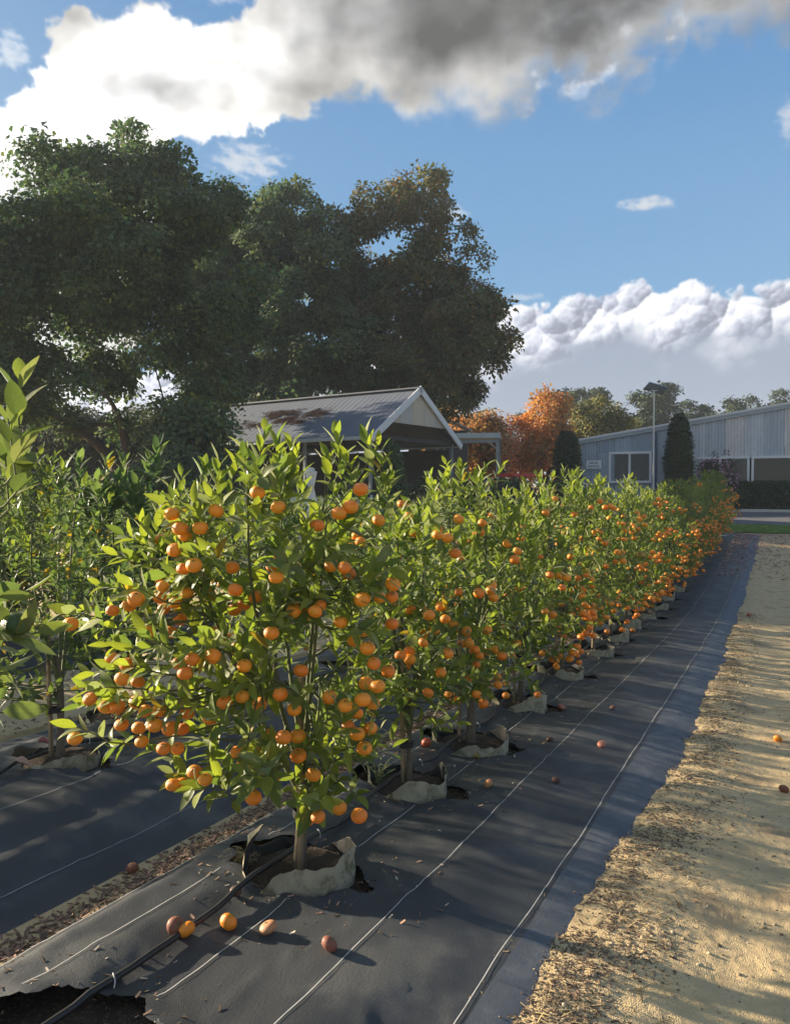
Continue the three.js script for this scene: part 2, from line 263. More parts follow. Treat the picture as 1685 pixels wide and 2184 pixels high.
const weaveBump = texture(512, (u, v, x, y) => { const h = 0.5 + 0.3 * Math.cos(x * Math.PI * 2 / 4) * 0.6 + 0.3 * Math.cos(y * Math.PI * 2 / 8 + (Math.floor(x / 4) % 2) * Math.PI) * 0.4 + noise2(x * 0.09, y * 0.05) * 0.2; return [h, h, h]; }, false);
weaveMap.repeat.set(1 / 2.9, 1 / 2.9); weaveBump.repeat.set(1 / 0.4, 1 / 0.4);
const matMat = std({ map: weaveMap, bumpMap: weaveBump, bumpScale: 0.0018, roughness: 0.5, side: THREE.DoubleSide });
const paleEdgeMap = texture(512, (u, v, x, y) => { const rib = 0.5 + 0.5 * Math.cos(x * Math.PI * 2 / 4), n = tiling(6, u, v, 8, 5, 0.6), g = noise2(x * 0.6, y * 0.6) * 0.5 + 0.5, d = sstep(0.0, 0.4, n) * g; return [0.295 + 0.03 * rib + 0.05 * n + 0.1 * d, 0.32 + 0.03 * rib + 0.05 * n + 0.09 * d, 0.35 + 0.03 * rib + 0.05 * n + 0.07 * d]; }); paleEdgeMap.repeat.set(1, 1);
const paleEdgeMat = std({ map: paleEdgeMap, bumpMap: weaveBump, bumpScale: 0.0016, roughness: 0.6, side: THREE.DoubleSide });
const threadMat = std({ color: lin(0.5, 0.5, 0.48), roughness: 0.7 });
function hole(s, u, v) {          // less than one inside the slit cut for a tree
  const a = Math.abs(u - s[0]) / s[2], b = Math.abs(v - s[1]) / s[3], w = 1 + 0.22 * noise2(u * 9 + s[1] * 7, v * 9);
  return (a ** 1.25 + b ** 1.25) * w;
}
const HOLES = [...SPOTS.map(([u, v], i) => (i ? [u, v, 0.33, 0.21] : [u, v, 0.27, 0.25])), ...SPOTS2.map(([u, v]) => [u, v, 0.36, 0.2])];
const lipNear = (u, v) => { let l = 0; for (const s of HOLES) { const h = hole(s, u, v); if (h > 0.9 && h < 1.9) l = Math.max(l, (0.004 + 0.02 * clamp(noise2(u * 8 + 1, v * 8 + s[1]) + 0.3)) * sstep(1.9, 1.0, h)); } return l; };
const matTop = (m, u, v) => matY(m, u, v) + lipNear(u, v);
MATS.forEach((m, n) => {
  const us = steps([[m.left, m.right, 0.024, 0.024]]), vs = steps([[m.start, 7.5, 0.024, 0.03], [0, ROWS_END, 0.04, 0.14]]);
  const nu = us.length, nv = vs.length, keep = new Uint8Array(nu * nv), pos = [], uv = [], idx = [], use = new Uint8Array(nu * nv);
  const holes = n === 2 ? [] : HOLES;
  const inHole = (u, v) => holes.some((s) => Math.abs(u - s[0]) < 0.5 && Math.abs(v - s[1]) < 0.5 && hole(s, u, v) < 1);
  for (let j = 0; j < nv; j++) for (let i = 0; i < nu; i++) {
    let u = us[i] + (i === 0 || i === nu - 1 ? 0.012 * noise2(vs[j] * 4, n * 9) : 0), v = vs[j]; if (j === 0 || j === nv - 1) v += 0.03 * noise2(u * 5, 3);
    for (const s of holes) if (Math.abs(u - s[0]) < 0.6 && Math.abs(v - s[1]) < 0.6) { const h = hole(s, u, v); if (h < 1 && h > 0.62) { const k = 1 / Math.max(h, 0.3) ** 0.8; u = s[0] + (u - s[0]) * k; v = s[1] + (v - s[1]) * k; } }
    pos.push(u, matTop(m, clamp(u, m.left, m.right), v), -v); uv.push(u, v);
    if (i && j) { const a = (j - 1) * nu + i - 1, cu = (us[i] + us[i - 1]) / 2, cv = (vs[j] + vs[j - 1]) / 2; if (!inHole(cu, cv)) idx.push(a, a + 1, a + nu, a + 1, a + nu + 1, a + nu); }
  }
  const g = new THREE.BufferGeometry(); g.setAttribute('position', new THREE.Float32BufferAttribute(pos, 3)); g.setAttribute('uv', new THREE.Float32BufferAttribute(uv, 2)); g.setIndex(idx); g.computeVertexNormals();
  const o = thing('weed_mat', ['dusty black woven weed mat under the nearest row beside the sand lane', 'black woven weed mat under the second row at the left', 'black woven weed mat under the farthest citrus row'][n], 'weed mat', [0, 0, 0], 0, 'weed mats under the rows');
  mesh('sheet', g, matMat, o);
  if (n === 0) {                            // paler blue-grey strip laid over the mat edge, outside the last thread
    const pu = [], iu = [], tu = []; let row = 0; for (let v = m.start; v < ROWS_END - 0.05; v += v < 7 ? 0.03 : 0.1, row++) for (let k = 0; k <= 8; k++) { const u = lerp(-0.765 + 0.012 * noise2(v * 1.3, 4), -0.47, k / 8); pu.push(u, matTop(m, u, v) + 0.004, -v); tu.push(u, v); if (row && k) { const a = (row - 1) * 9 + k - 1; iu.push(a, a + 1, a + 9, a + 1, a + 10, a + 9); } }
    const s = new THREE.BufferGeometry(); s.setAttribute('position', new THREE.Float32BufferAttribute(pu, 3)); s.setAttribute('uv', new THREE.Float32BufferAttribute(tu, 2)); s.setIndex(iu); s.computeVertexNormals(); const e = mesh('pale_edge', s, paleEdgeMat, o); e.userData.label = 'paler blue-grey edge of the mat';
  }
  const lines = [[[-1.19, 0.008], [-0.79, 0.012], [-1.87, 0.012], [-2.16, 0.012], [-1.545, 0.03]], [[-2.66, 0.015], [-3.16, 0.02], [-3.66, 0.02], [-4.03, 0.015], [-4.3, 0.015]], [[-6.3, 0.015], [-6.8, 0.015], [-7.4, 0.015]]][n];
  for (const [lu, wav] of lines) {
    let p = [], id = [], last = -1;
    const finish = () => { if (id.length > 6) { const t = new THREE.BufferGeometry(); t.setAttribute('position', new THREE.Float32BufferAttribute(p, 3)); t.setIndex(id); t.computeVertexNormals(); mesh('white_thread', t, threadMat, o); } p = []; id = []; last = -1; };
    for (let v = m.start + 0.03; v < ROWS_END - 0.1; v += v < 6 ? 0.035 : 0.12) {
      const u = lu + wav * fbm(v * 0.9 + lu * 7, 2, 3) * 1.4, w = 0.0016 + 0.0007 * noise2(v * 30, lu * 9), y = matTop(m, u, v) + 0.0035;
      if (holes.some((s) => hole(s, u, v) < 1.15)) { finish(); continue; }
      const k = p.length / 3; p.push(u - w, y, -v, u + w, y, -v); if (last >= 0) id.push(last, last + 1, k, last + 1, k + 1, k); last = k;
    }
    finish();
  }
});

// ------------------------------------------------------------------ citrus: leaves, fruit, trees
function leafGeo(wide, fold, curl, twist = 0) {   // a folded, curling blade one unit long, growing along +y, its upper face to +z
  const T = [0, 0.16, 0.38, 0.62, 0.83, 1], Wd = [0.02, 0.62, 1, 0.88, 0.5, 0], p = [], u = [], id = [];
  T.forEach((t, k) => { const w = Wd[k] * wide / 2, z = -curl * t * t, a = twist * t, lift = Math.abs(w) * fold; for (const s of [-1, 0, 1]) { p.push(s * w * Math.cos(a), t * (1 - 0.25 * curl * t), z + Math.abs(s) * lift + s * w * Math.sin(a)); u.push(s * 0.5 + 0.5, t); } });
  for (let k = 0; k < 5; k++) { const a = k * 3; for (const s of [0, 1]) { const q = a + s, w = q + 3; if (k === 4) id.push(q, q + 1, a + 4); else id.push(q, q + 1, w, q + 1, w + 1, w); } }
  const g = new THREE.BufferGeometry(); g.setAttribute('position', new THREE.Float32BufferAttribute(p, 3)); g.setAttribute('uv', new THREE.Float32BufferAttribute(u, 2)); g.setIndex(id); g.computeVertexNormals(); return g;
}
const LEAVES = [leafGeo(0.37, 0.35, 0.14), leafGeo(0.32, 0.6, 0.24, 0.2), leafGeo(0.4, 0.25, 0.05, -0.15), leafGeo(0.35, 0.5, 0.34), leafGeo(0.38, 0.18, 0.2, 0.3)];
const leafMap = texture(128, (u, v) => { const s = Math.abs(u - 0.5), vein = sstep(0.035, 0.0, s) * 0.35 + sstep(0.12, 0.0, Math.abs(((v * 7 - s * 3.2) % 1 + 1) % 1 - 0.5)) * 0.07, n = 1 + 0.1 * tiling(4, u, v, 8, 3); return [0.95 * n + vein, 0.95 * n + vein * 0.9, 0.9 * n + vein * 0.5]; });
const leafLook = { map: leafMap, roughness: 0.9, transmission: 0.64, thickness: 0, clearcoat: 0.55, clearcoatRoughness: 0.34, side: THREE.DoubleSide, specularIntensity: 0.5 };
const TONES = [[0.225, 0.305, 0.036], [0.31, 0.38, 0.036], [0.155, 0.235, 0.038], [0.245, 0.3, 0.105]];
const leafMats = TONES.map((c) => new THREE.MeshPhysicalMaterial({ ...leafLook, color: lin(...c) }));
const leafMany = new THREE.MeshPhysicalMaterial({ ...leafLook, color: lin(1, 1, 1), vertexColors: true });
const barkMap = texture(256, (u, v) => { const n = 0.5 + 0.35 * tiling(6, u, v * 0.999, 10, 4) + 0.2 * tiling(1, u, v, 40, 2); return [0.30 + 0.20 * n, 0.275 + 0.17 * n, 0.235 + 0.13 * n]; });
const barkBump = texture(256, (u, v) => { const n = 0.5 + 0.4 * tiling(6, u, v, 12, 4); return [n, n, n]; }, false); barkMap.repeat.set(6, 4); barkBump.repeat.set(6, 4);
const barkMat = std({ map: barkMap, bumpMap: barkBump, bumpScale: 0.004, roughness: 0.95 });
const twigMat = std({ color: lin(0.095, 0.115, 0.045), roughness: 0.8 });
const fruitGeo = (() => { const g = new THREE.SphereGeometry(1, 16, 12), P = g.attributes.position; for (let k = 0; k < P.count; k++) { const x = P.getX(k), y = P.getY(k), z = P.getZ(k), r = Math.hypot(x, z), d = 1 - 0.14 * Math.exp(-r * r * 14); P.setXYZ(k, x, y * 0.85 * d, z); } g.computeVertexNormals(); return g; })();
const poreBump = texture(256, (u, v, x, y) => { const h = clamp(worley(x * 0.16, y * 0.16) * 1.4); return [h, h, h]; }, false);
const peelMap = texture(256, (u, v, x, y) => { const n = tiling(13, u, v, 4, 4), g = sstep(0.2, 0.55, tiling(44, u, v, 3, 3)) * 0.5, f = noise2(x * 0.5, y * 0.5) * 0.03, s = sstep(0.05, 0.02, worley(x * 0.03, y * 0.03)) * 0.4; return [0.97 + 0.05 * n - g * 0.18 - s + f, 0.95 + 0.12 * n + g * 0.1 - s + f, 0.9 + 0.2 * n - s]; });
const peel = (r, g, b, rough = 0.42) => new THREE.MeshPhysicalMaterial({ map: peelMap, color: lin(r, g, b), roughness: rough, bumpMap: poreBump, bumpScale: 0.0008, clearcoat: 0.2, clearcoatRoughness: 0.35 });
const fruitMats = [peel(0.9, 0.29, 0.01), peel(0.87, 0.245, 0.01), peel(0.92, 0.33, 0.012)], limeMat = peel(0.05, 0.1, 0.03), turningMat = peel(0.26, 0.24, 0.03);

const PROFILE = [[0.24, 0.1], [0.32, 0.3], [0.46, 0.5], [0.64, 0.6], [0.82, 0.59], [1.08, 0.55], [1.35, 0.47], [1.53, 0.37], [1.66, 0.2], [1.75, 0.03]];
const qA = new THREE.Matrix4(), eX = V3(), eY = V3(), eZ = V3();
function leafMatrix(base, axis, face, size, out = new THREE.Matrix4()) { eY.copy(axis).normalize(); eZ.copy(face).addScaledVector(eY, -face.dot(eY)).normalize(); eX.crossVectors(eY, eZ); return out.makeBasis(eX, eY, eZ).scale(V3(size, size, size)).setPosition(base); }
/* A grafted citrus tree. o: height, spread, shoots, leaf (length), tips (extra shoot ends, local), fruit (local centres), clusters (how many bunches to grow), parts (leaves kept as single parts), eye (local eye for choosing them) */
function citrus(root, o) {
  const r = rng(o.seed), S = o.height / 1.72, R = (o.spread ?? 0.6) / 0.6, rad = (h) => through(PROFILE, h / S) * R, off = o.lean ?? [0, 0], L = o.leaf ?? 0.078;
  const trunkB = new Build(), twigs = new Build(), leaves = [], fruit = [...(o.fruit ?? [])].map((p) => [p, 0.0232 + r() * 0.006]);
  const fork = 0.4 * S, bend = V3((r() - 0.5) * 0.06, 0, (r() - 0.5) * 0.06), tr = o.trunk ?? 0.019;
  tube(trunkB, curve([V3(0, -0.06, 0), V3(0.006, 0.03, 0.004), V3(bend.x * 0.6, fork * 0.5, bend.z * 0.6), V3(bend.x, fork, bend.z), V3(bend.x * 1.2 + off[0] * 0.2, fork + 0.18, bend.z * 1.2 + off[1] * 0.2)], 9), [tr * 2.1, tr * 1.9, tr * 1.45, tr * 1.2, tr * 1.05, tr, tr * 0.97, tr * 0.93, tr * 0.85, tr * 0.7], 9);
  const nodes = [], leaders = o.leaders ?? 6;
  for (let k = 0; k < leaders; k++) {
    const a = (k + r() * 0.7) / leaders * Math.PI * 2, h1 = o.height * (0.72 + 0.2 * r()), w = rad(h1 * 0.8) * (0.35 + 0.4 * r()), s = V3(bend.x, fork * (0.75 + 0.45 * r()), bend.z);
    const pts = curve([s, V3(Math.cos(a) * w * 0.45 + off[0] * 0.5, lerp(s.y, h1, 0.35), Math.sin(a) * w * 0.45 + off[1] * 0.5), V3(Math.cos(a) * w * 0.85 + off[0], lerp(s.y, h1, 0.7), Math.sin(a) * w * 0.85 + off[1]), V3(Math.cos(a) * w + off[0], h1, Math.sin(a) * w + off[1])], 10);
    tube(twigs, pts, pts.map((_, i) => lerp(0.011, 0.0035, i / 10)), 5); pts.forEach((p, i) => nodes.push([p, lerp(0.008, 0.003, i / 10)]));
    const b = a + 0.9 + r(), side = curve([pts[3], V3(pts[3].x + Math.cos(b) * w * 0.5, pts[3].y + 0.12, pts[3].z + Math.sin(b) * w * 0.5), V3(pts[3].x + Math.cos(b) * w * 0.95, pts[3].y + 0.16, pts[3].z + Math.sin(b) * w * 0.95)], 6);
    tube(twigs, side, side.map((_, i) => lerp(0.007, 0.003, i / 6)), 5); side.forEach((p, i) => nodes.push([p, 0.004]));
  }
  const grow = (tip, dir, len, size, gap, bunch) => {
    let best = nodes[0], bd = 9; for (const n of nodes) { const d = n[0].distanceTo(tip) + Math.max(0, n[0].y - tip.y + 0.02) * 0.8; if (d < bd) { bd = d; best = n; } }
    const foot = tip.clone().addScaledVector(dir, -len), a = best[0], pts = a.distanceTo(tip) < len * 1.2 ? curve([a, a.clone().lerp(tip, 0.5).addScaledVector(dir, -0.02), tip], 6) : curve([a, a.clone().lerp(foot, 0.55).add(V3(0, -0.02, 0)), foot, foot.clone().lerp(tip, 0.5).add(V3((r() - 0.5) * 0.012, 0, (r() - 0.5) * 0.012)), tip], 9);
    tube(twigs, pts, pts.map((_, i) => lerp(Math.min(best[1], 0.0045), 0.0013, i / (pts.length - 1))), 4);
    const path = new THREE.CatmullRomCurve3([foot, foot.clone().lerp(tip, 0.5), tip]); let ang = r() * 6.28; const n = Math.max(3, Math.round(len / gap));
    const ax = V3().crossVectors(dir, Math.abs(dir.y) < 0.9 ? V3(0, 1, 0) : V3(1, 0, 0)).normalize(), ay = V3().crossVectors(dir, ax).normalize();
    for (let k = 0; k < n; k++) {
      const t = (k + 0.5) / n, p = path.getPoint(clamp(t)); ang += 2.4 + (r() - 0.5) * 0.5;
      const radial = ax.clone().multiplyScalar(Math.cos(ang)).addScaledVector(ay, Math.sin(ang)), open = lerp(1.2, 0.4, t) * (0.65 + 0.6 * r());
      const axis = dir.clone().multiplyScalar(Math.cos(open)).addScaledVector(radial, Math.sin(open)); axis.y += bunch ? -0.15 : 0.12; axis.normalize();
      const face = dir.clone().multiplyScalar(0.7).addScaledVector(radial, -0.5).add(V3((r() - 0.5) * 0.5, 0.5, (r() - 0.5) * 0.5)), s = size * (0.72 + 0.5 * r()) * lerp(1, 0.82, t * t);
      leaves.push({ p: p.addScaledVector(axis, 0.006), axis, face, s, g: Math.floor(r() * 5), t: r() < 0.16 ? 1 : t > 0.7 && r() < 0.5 ? 1 : r() < 0.3 ? 2 : r() < 0.25 ? 3 : 0, y: r() < (o.yellow ?? 0.012) });
    }
  };
  for (const [tip, d, len, size] of o.tips ?? []) grow(tip, d, len ?? 0.24, size ?? L * 1.12, 0.017);
  for (const [p] of fruit) if (r() < (p.y < 0.72 ? 0.42 : 0.6)) { const out = V3(p.x - off[0], 0, p.z - off[1]).normalize(), tip = p.clone().add(V3((r() - 0.5) * 0.05, 0.035 + r() * 0.03, (r() - 0.5) * 0.05)); grow(tip, out.multiplyScalar(0.8).add(V3((r() - 0.5) * 0.6, -0.1 + r() * 0.7, (r() - 0.5) * 0.6)).normalize(), 0.12 + r() * 0.08, L * 0.95, 0.018, true); }
  for (let k = 0; k < o.shoots; k++) {
    const h = lerp(o.low ?? 0.34, 1.66, Math.pow(r(), 0.85)) * S, a = r() * Math.PI * 2, q = Math.sqrt(lerp(0.12, 1, r())), w = rad(h) * q * (0.85 + 0.3 * r());
    const tip = V3(Math.cos(a) * w + off[0], h, Math.sin(a) * w + off[1]); if (o.skip?.(tip)) continue; const hf = clamp((h / S - 0.4) / 1.2);
    const dir = V3(Math.cos(a) * lerp(0.9, 0.35, hf) * q, lerp(0.05, 1.1, Math.pow(hf, 0.7)) + (r() - 0.4) * 0.3, Math.sin(a) * lerp(0.9, 0.35, hf) * q).add(V3((r() - 0.5) * 0.5, (r() - 0.5) * 0.2, (r() - 0.5) * 0.5)).normalize();
    grow(tip, dir, 0.13 + 0.15 * r() * (0.6 + hf), L, 0.0185);
  }
  for (let k = 0; k < (o.clusters ?? 0); k++) {
    const h = lerp(0.33, 1.45, Math.pow(r(), 1.2)) * S, a = (o.front ?? 0.9) + (r() - 0.5) * (r() < 0.85 ? 3.4 : 6.28), w = rad(h) * (0.86 + 0.24 * r()), c = V3(Math.cos(a) * w + off[0], h, Math.sin(a) * w + off[1]), n = 1 + Math.floor(r() * 4.6);
    for (let i = 0; i < n; i++) { const p = c.clone().add(V3((r() - 0.5) * 0.1, (r() - 0.5) * 0.12, (r() - 0.5) * 0.1)); if (fruit.every(([q]) => q.distanceTo(p) > 0.05)) fruit.push([p, 0.023 + r() * 0.007]); }
    grow(c.clone().add(V3(0, 0.06, 0)), V3(Math.cos(a), 0.1, Math.sin(a)).normalize(), 0.14, L * 0.95, 0.02, true);
  }
  mesh('trunk', trunkB.geo(), barkMat, root); mesh('branches', twigs.geo(), twigMat, root);
  const M = leaves.map((l) => leafMatrix(l.p, l.axis, l.face, l.s)), eye = o.eye ?? V3(0, 1.5, 5);
  const show = leaves.map((l, i) => { const d = V3().subVectors(eye, l.p), n = V3().setFromMatrixColumn(M[i], 2).normalize(); return l.s * l.s * (0.25 + Math.abs(n.dot(d.clone().normalize()))) / d.lengthSq() * (V3(l.p.x, 0, l.p.z).dot(V3(d.x, 0, d.z)) > -0.05 ? 1 : 0.2); });
  const order = leaves.map((_, i) => i).sort((a, b) => show[b] - show[a]), single = new Set(order.slice(0, o.parts ?? 0)), rest = new Build();
  const tones = (o.tones ?? TONES), mats = o.mats ?? leafMats;
  leaves.forEach((l, i) => {
    if (single.has(i)) { const m = new THREE.Mesh(o.shapes ? o.shapes[l.g] : LEAVES[l.g], l.y ? yellowLeaf : mats[l.t]); m.name = 'leaf'; m.castShadow = m.receiveShadow = true; m.matrix.copy(M[i]); m.matrix.decompose(m.position, m.quaternion, m.scale); root.add(m); }
    else { const k = 0.85 + 0.3 * r(), c = l.y ? [0.42, 0.3, 0.02] : tones[l.t]; rest.add((o.shapes ?? LEAVES)[l.g], M[i], [c[0] * k, c[1] * k, c[2] * k]); }
  });
  const f = mesh('foliage', rest.geo(), leafMany, root); f.userData.kind = 'stuff';
  fruit.forEach(([p, s], i) => { const m = mesh(o.fruitName ?? 'mandarin', fruitGeo, o.fruitMat ?? fruitMats[Math.floor(r() * 3)], root); m.position.copy(p); m.rotation.set((r() - 0.5) * 0.9, r() * 6, (r() - 0.5) * 0.9); m.scale.setScalar(s); if (o.buttons) { const c = mesh('stem_button', calyxGeo, calyxMat, m); c.position.y = 0.76; } });
  return root;
}
const calyxGeo = new THREE.CylinderGeometry(0.1, 0.2, 0.12, 6), calyxMat = std({ color: lin(0.1, 0.13, 0.03), roughness: 0.9 });
const yellowLeaf = new THREE.MeshPhysicalMaterial({ ...leafLook, color: lin(0.42, 0.3, 0.02) });
const ORD = ['first', 'second', 'third', 'fourth', 'fifth', 'sixth', 'seventh', 'eighth', 'ninth', 'tenth', 'eleventh', 'twelfth', 'thirteenth', 'fourteenth', 'fifteenth', 'sixteenth', 'seventeenth', 'eighteenth', 'nineteenth', 'twentieth', 'twenty-first', 'twenty-second'];

// Where the fruit of the first trees hangs, seen from the path (sideways and downwards marks, turned into places inside each crown).
const z6 = [[785, 415], [918, 508], [1437, 395], [1300, 547], [1372, 505], [1163, 623], [1550, 590], [245, 550], [523, 530], [178, 718], [262, 778], [300, 645], [330, 680], [425, 640], [385, 875], [435, 885], [318, 898], [930, 825], [880, 880], [905, 950], [1250, 877], [1333, 890], [1363, 927], [625, 890], [645, 1030], [770, 1073], [698, 1120], [640, 1155], [1055, 1100], [1105, 1180], [1150, 1168], [1180, 1130], [1015, 1165], [1445, 1090], [1555, 1078], [1633, 1075], [1640, 995], [195, 1150], [270, 1110], [170, 1080], [92, 1297], [175, 1250], [300, 1218], [237, 1297], [180, 960], [190, 1010], [340, 1050], [20, 1090], [873, 1302], [1635, 1245], [1310, 1235], [1395, 1355], [1480, 1398], [1520, 1495], [1610, 1545], [280, 1495], [372, 1467], [330, 1555], [505, 1450], [703, 1510], [500, 1300], [30, 1610], [690, 1705], [620, 1715], [575, 1745], [640, 1770], [800, 1755], [1018, 1785], [1240, 1710], [1340, 1760], [1448, 1725], [1515, 1750], [1410, 1810], [1470, 1620], [1545, 1640], [75, 1795], [165, 1795], [340, 1810], [25, 1740], [490, 1835], [1060, 1540], [930, 1690]].map(([x, y]) => [284.5 + 0.3376 * x, 910.2 + 0.3376 * y]);
const z1 = [[450, 55], [497, 58], [570, 30], [612, 75], [675, 80], [787, 88], [655, 135], [513, 132], [587, 145], [598, 203], [718, 147], [770, 150], [318, 190], [690, 232], [750, 232], [890, 118], [765, 382], [730, 385], [780, 345], [820, 330], [866, 362], [1020, 20], [1092, 45], [1135, 175], [1195, 185], [1255, 180], [1268, 195], [1203, 228], [1257, 262], [1067, 247], [1127, 255], [1003, 250], [1027, 300], [1037, 350], [1130, 300], [1145, 365], [1068, 438], [1320, 343], [1297, 535], [1340, 520], [1430, 483], [1513, 515], [1385, 20], [1460, 50], [1465, 140], [1505, 170], [1560, 147], [1490, 212], [1535, 230], [1525, 28], [1570, 42], [1240, 70]].map(([x, y]) => [0.5064 * x, 1479 + 0.5064 * y]);
const z3 = [[755, 1515], [795, 1480], [660, 1542], [860, 1668], [945, 1622], [1005, 1675], [1060, 1605], [655, 1818], [745, 1857], [718, 1942], [800, 1962], [415, 1622], [1125, 1823], [1055, 1850], [1245, 1810], [1430, 1862], [1320, 2080], [1410, 2050], [530, 2060]].map(([x, y]) => [0.3647 * x, 739.6 + 0.3647 * y]);
const z7 = [[257, 303], [345, 310], [363, 318], [425, 250], [515, 265], [507, 300], [650, 380], [735, 395], [358, 582], [313, 615], [375, 630], [245, 595], [293, 683], [335, 670], [413, 662], [460, 705], [435, 725], [383, 760], [480, 752], [533, 755], [565, 747], [492, 803], [505, 770], [558, 548], [605, 542], [655, 512], [785, 548], [780, 577], [817, 573], [850, 555], [858, 612], [852, 520], [747, 635], [605, 655], [650, 720], [628, 770], [590, 770], [763, 473], [853, 360], [815, 390], [850, 393], [797, 430], [825, 465], [573, 850], [605, 875], [575, 880], [605, 920], [517, 957], [467, 855], [725, 918], [772, 900], [798, 890], [875, 768], [910, 663], [795, 790], [742, 760], [810, 683], [660, 320], [1035, 215], [1050, 240], [1035, 265], [1055, 290], [1035, 325], [1080, 268], [1103, 305], [1205, 260], [1090, 405], [1100, 437], [1155, 452], [1175, 490], [1210, 490], [1230, 530], [1225, 560], [1195, 545], [990, 555], [965, 540], [1010, 570], [1040, 540], [1030, 375], [985, 525], [1128, 540], [1160, 580], [920, 365], [895, 325], [940, 635], [915, 605], [965, 645], [1085, 670], [1180, 175], [1135, 262], [770, 210], [755, 225], [1165, 330], [1310, 360], [1325, 385], [1300, 410]].map(([x, y]) => [739.5 + 0.561 * x, 967 + 0.561 * y]);
const rootOf = (i) => { const [u, v] = SPOTS[i]; return V3(u, matY(MATS[0], u, v) - 0.012, -v); };
const depthOf = (p) => -p.clone().applyMatrix4(camera.matrixWorldInverse).z;
camera.matrixWorldInverse.copy(camera.matrixWorld).invert();
const GROUP1 = 'mandarin trees in the nearest row';
const fruitFor = (i, list, seed) => { const r = rng(seed), b = rootOf(i), d = depthOf(b), out = []; for (const [x, y] of list) { const p = at(x, y, d + (i > 1 ? -0.52 + 0.4 * r() : y > 1450 || y < 1150 ? -0.44 + 0.24 * r() : -0.46 + 0.5 * r())).sub(b); if (out.every((q) => q.distanceTo(p) > 0.045) && Math.hypot(p.x, p.z) < 0.85) out.push(p); } return out; };
{
  const b = rootOf(1), d = depthOf(b), loc = (x, y, dd = 0) => at(x, y, d + dd).sub(b), r = rng(5), up = (x = 0, z = 0) => V3(x, 1, z).normalize();
  const tips = [[565, 918], [590, 940], [622, 942], [695, 968], [716, 930], [778, 928], [806, 950], [520, 962], [505, 985], [468, 985], [436, 992], [388, 1015], [742, 985], [835, 1010], [300, 1112], [345, 1075], [365, 1045], [600, 985], [545, 985], [760, 1010]].map(([x, y]) => [loc(x, y, (r() - 0.6) * 0.4), up((r() - 0.5) * 0.5, (r() - 0.5) * 0.5), 0.22 + r() * 0.1, 0.092]);
  const camL = V3(-Math.cos(YAW), 0, Math.sin(YAW));
  for (const [x, y, k] of [[165, 1505, -0.1], [150, 1335, 0.05], [205, 1245, 0.2], [185, 1440, -0.2], [232, 1180, 0.3], [230, 1600, -0.5], [180, 1300, 0.1], [265, 1140, 0.5]]) tips.push([loc(x, y, (r() - 0.5) * 0.3), camL.clone().add(V3(0, k, 0)).normalize(), 0.22, 0.084]);
  for (const [x, y, k] of [[655, 1705, -0.6], [640, 1670, 0.4], [765, 1695, 0.1], [700, 1690, -0.3], [725, 1665, 0.3]]) tips.push([loc(x, y, -0.1), V3(0.4, k, 0.3).normalize(), 0.12, 0.085]);
  const list = []; for (const p of [...z6, ...z1, ...z3]) if (p[0] < 858 && list.every((q) => Math.hypot(q[0] - p[0], q[1] - p[1]) > 15)) list.push(p);
  citrus(thing('mandarin_tree', 'bushy mandarin tree closest to the camera, laden with bright orange fruit', 'fruit tree', b.toArray(), 0, GROUP1), { seed: 11, height: 1.66, spread: 0.56, lean: [-0.09, 0.04], shoots: 96, tips, fruit: fruitFor(1, list, 21), leaf: 0.1, parts: 300, eye: V3(0, EYE, 0).sub(b), trunk: 0.021, leaders: 7, buttons: true, low: 0.46, skip: (t) => { const c = t.clone().add(b).applyMatrix4(camera.matrixWorldInverse), x = 842.5 - c.x / c.z * 1650, y = 1092 + c.y / c.z * 1650; return x > 625 && x < 705 && y > 960 && y < 1085; } });
}
for (let i = 2; i < 9; i++) {
  const b = rootOf(i), xs = [0, 0, 873, 1005, 1100, 1190, 1270, 1310, 1350], half = [0, 0, 110, 110, 85, 80, 60, 45, 40][i], list = z7.filter(([x]) => Math.abs(x - xs[i] - (i < 6 ? 20 : 10)) <= half && xs.every((q, k) => k < 2 || k > 8 || Math.abs(x - 20 - q) >= Math.abs(x - 20 - xs[i])));
  citrus(thing('mandarin_tree', `${ORD[i - 1]} mandarin tree from the front of the nearest row, ${['', '', 'tied to a thin wooden stake', 'fruiting low over its torn bag', 'with fruit hanging to the bag', 'with scattered fruit', 'with dense leaves', 'with strings of small fruit', 'with crowded fruit'][i]}`, 'fruit tree', b.toArray(), 0, GROUP1),
    { seed: 40 + i, height: [0, 0, 1.52, 1.76, 1.66, 1.86, 1.72, 1.9, 1.8][i], spread: [0, 0, 0.42, 0.55, 0.53, 0.58, 0.55, 0.6, 0.56][i], shoots: i === 2 ? 88 : 122, fruit: fruitFor(i, list, 60 + i), clusters: [0, 0, 9, 16, 20, 26, 28, 32, 32][i], leaf: 0.09, parts: 300, eye: V3(0, EYE, 0).sub(b), trunk: [0, 0, 0.013, 0.024, 0.02, 0.018, 0.018, 0.018, 0.018][i] });
}
{ // the rest of the row: four grown trees and copies of them
  const grown = [];
  for (let i = 9; i < SPOTS.length; i++) {
    const b = rootOf(i), label = `${ORD[i - 1]} mandarin tree from the front of the nearest row`;
    if (grown.length < 4) grown.push(citrus(thing('mandarin_tree', label, 'fruit tree', b.toArray(), 0, GROUP1), { seed: 90 + i, height: [1.98, 1.78, 1.92, 1.7][i % 4], spread: [0.62, 0.58, 0.66, 0.6][i % 4], shoots: 150, clusters: 40, leaf: 0.084, parts: 0 }));
    else copyOf(grown[i % 4], label, b.toArray(), 0.5 * Math.sin(i * 2.1), 0.86 + 0.2 * ((i * 7) % 5) / 5);
  }
}
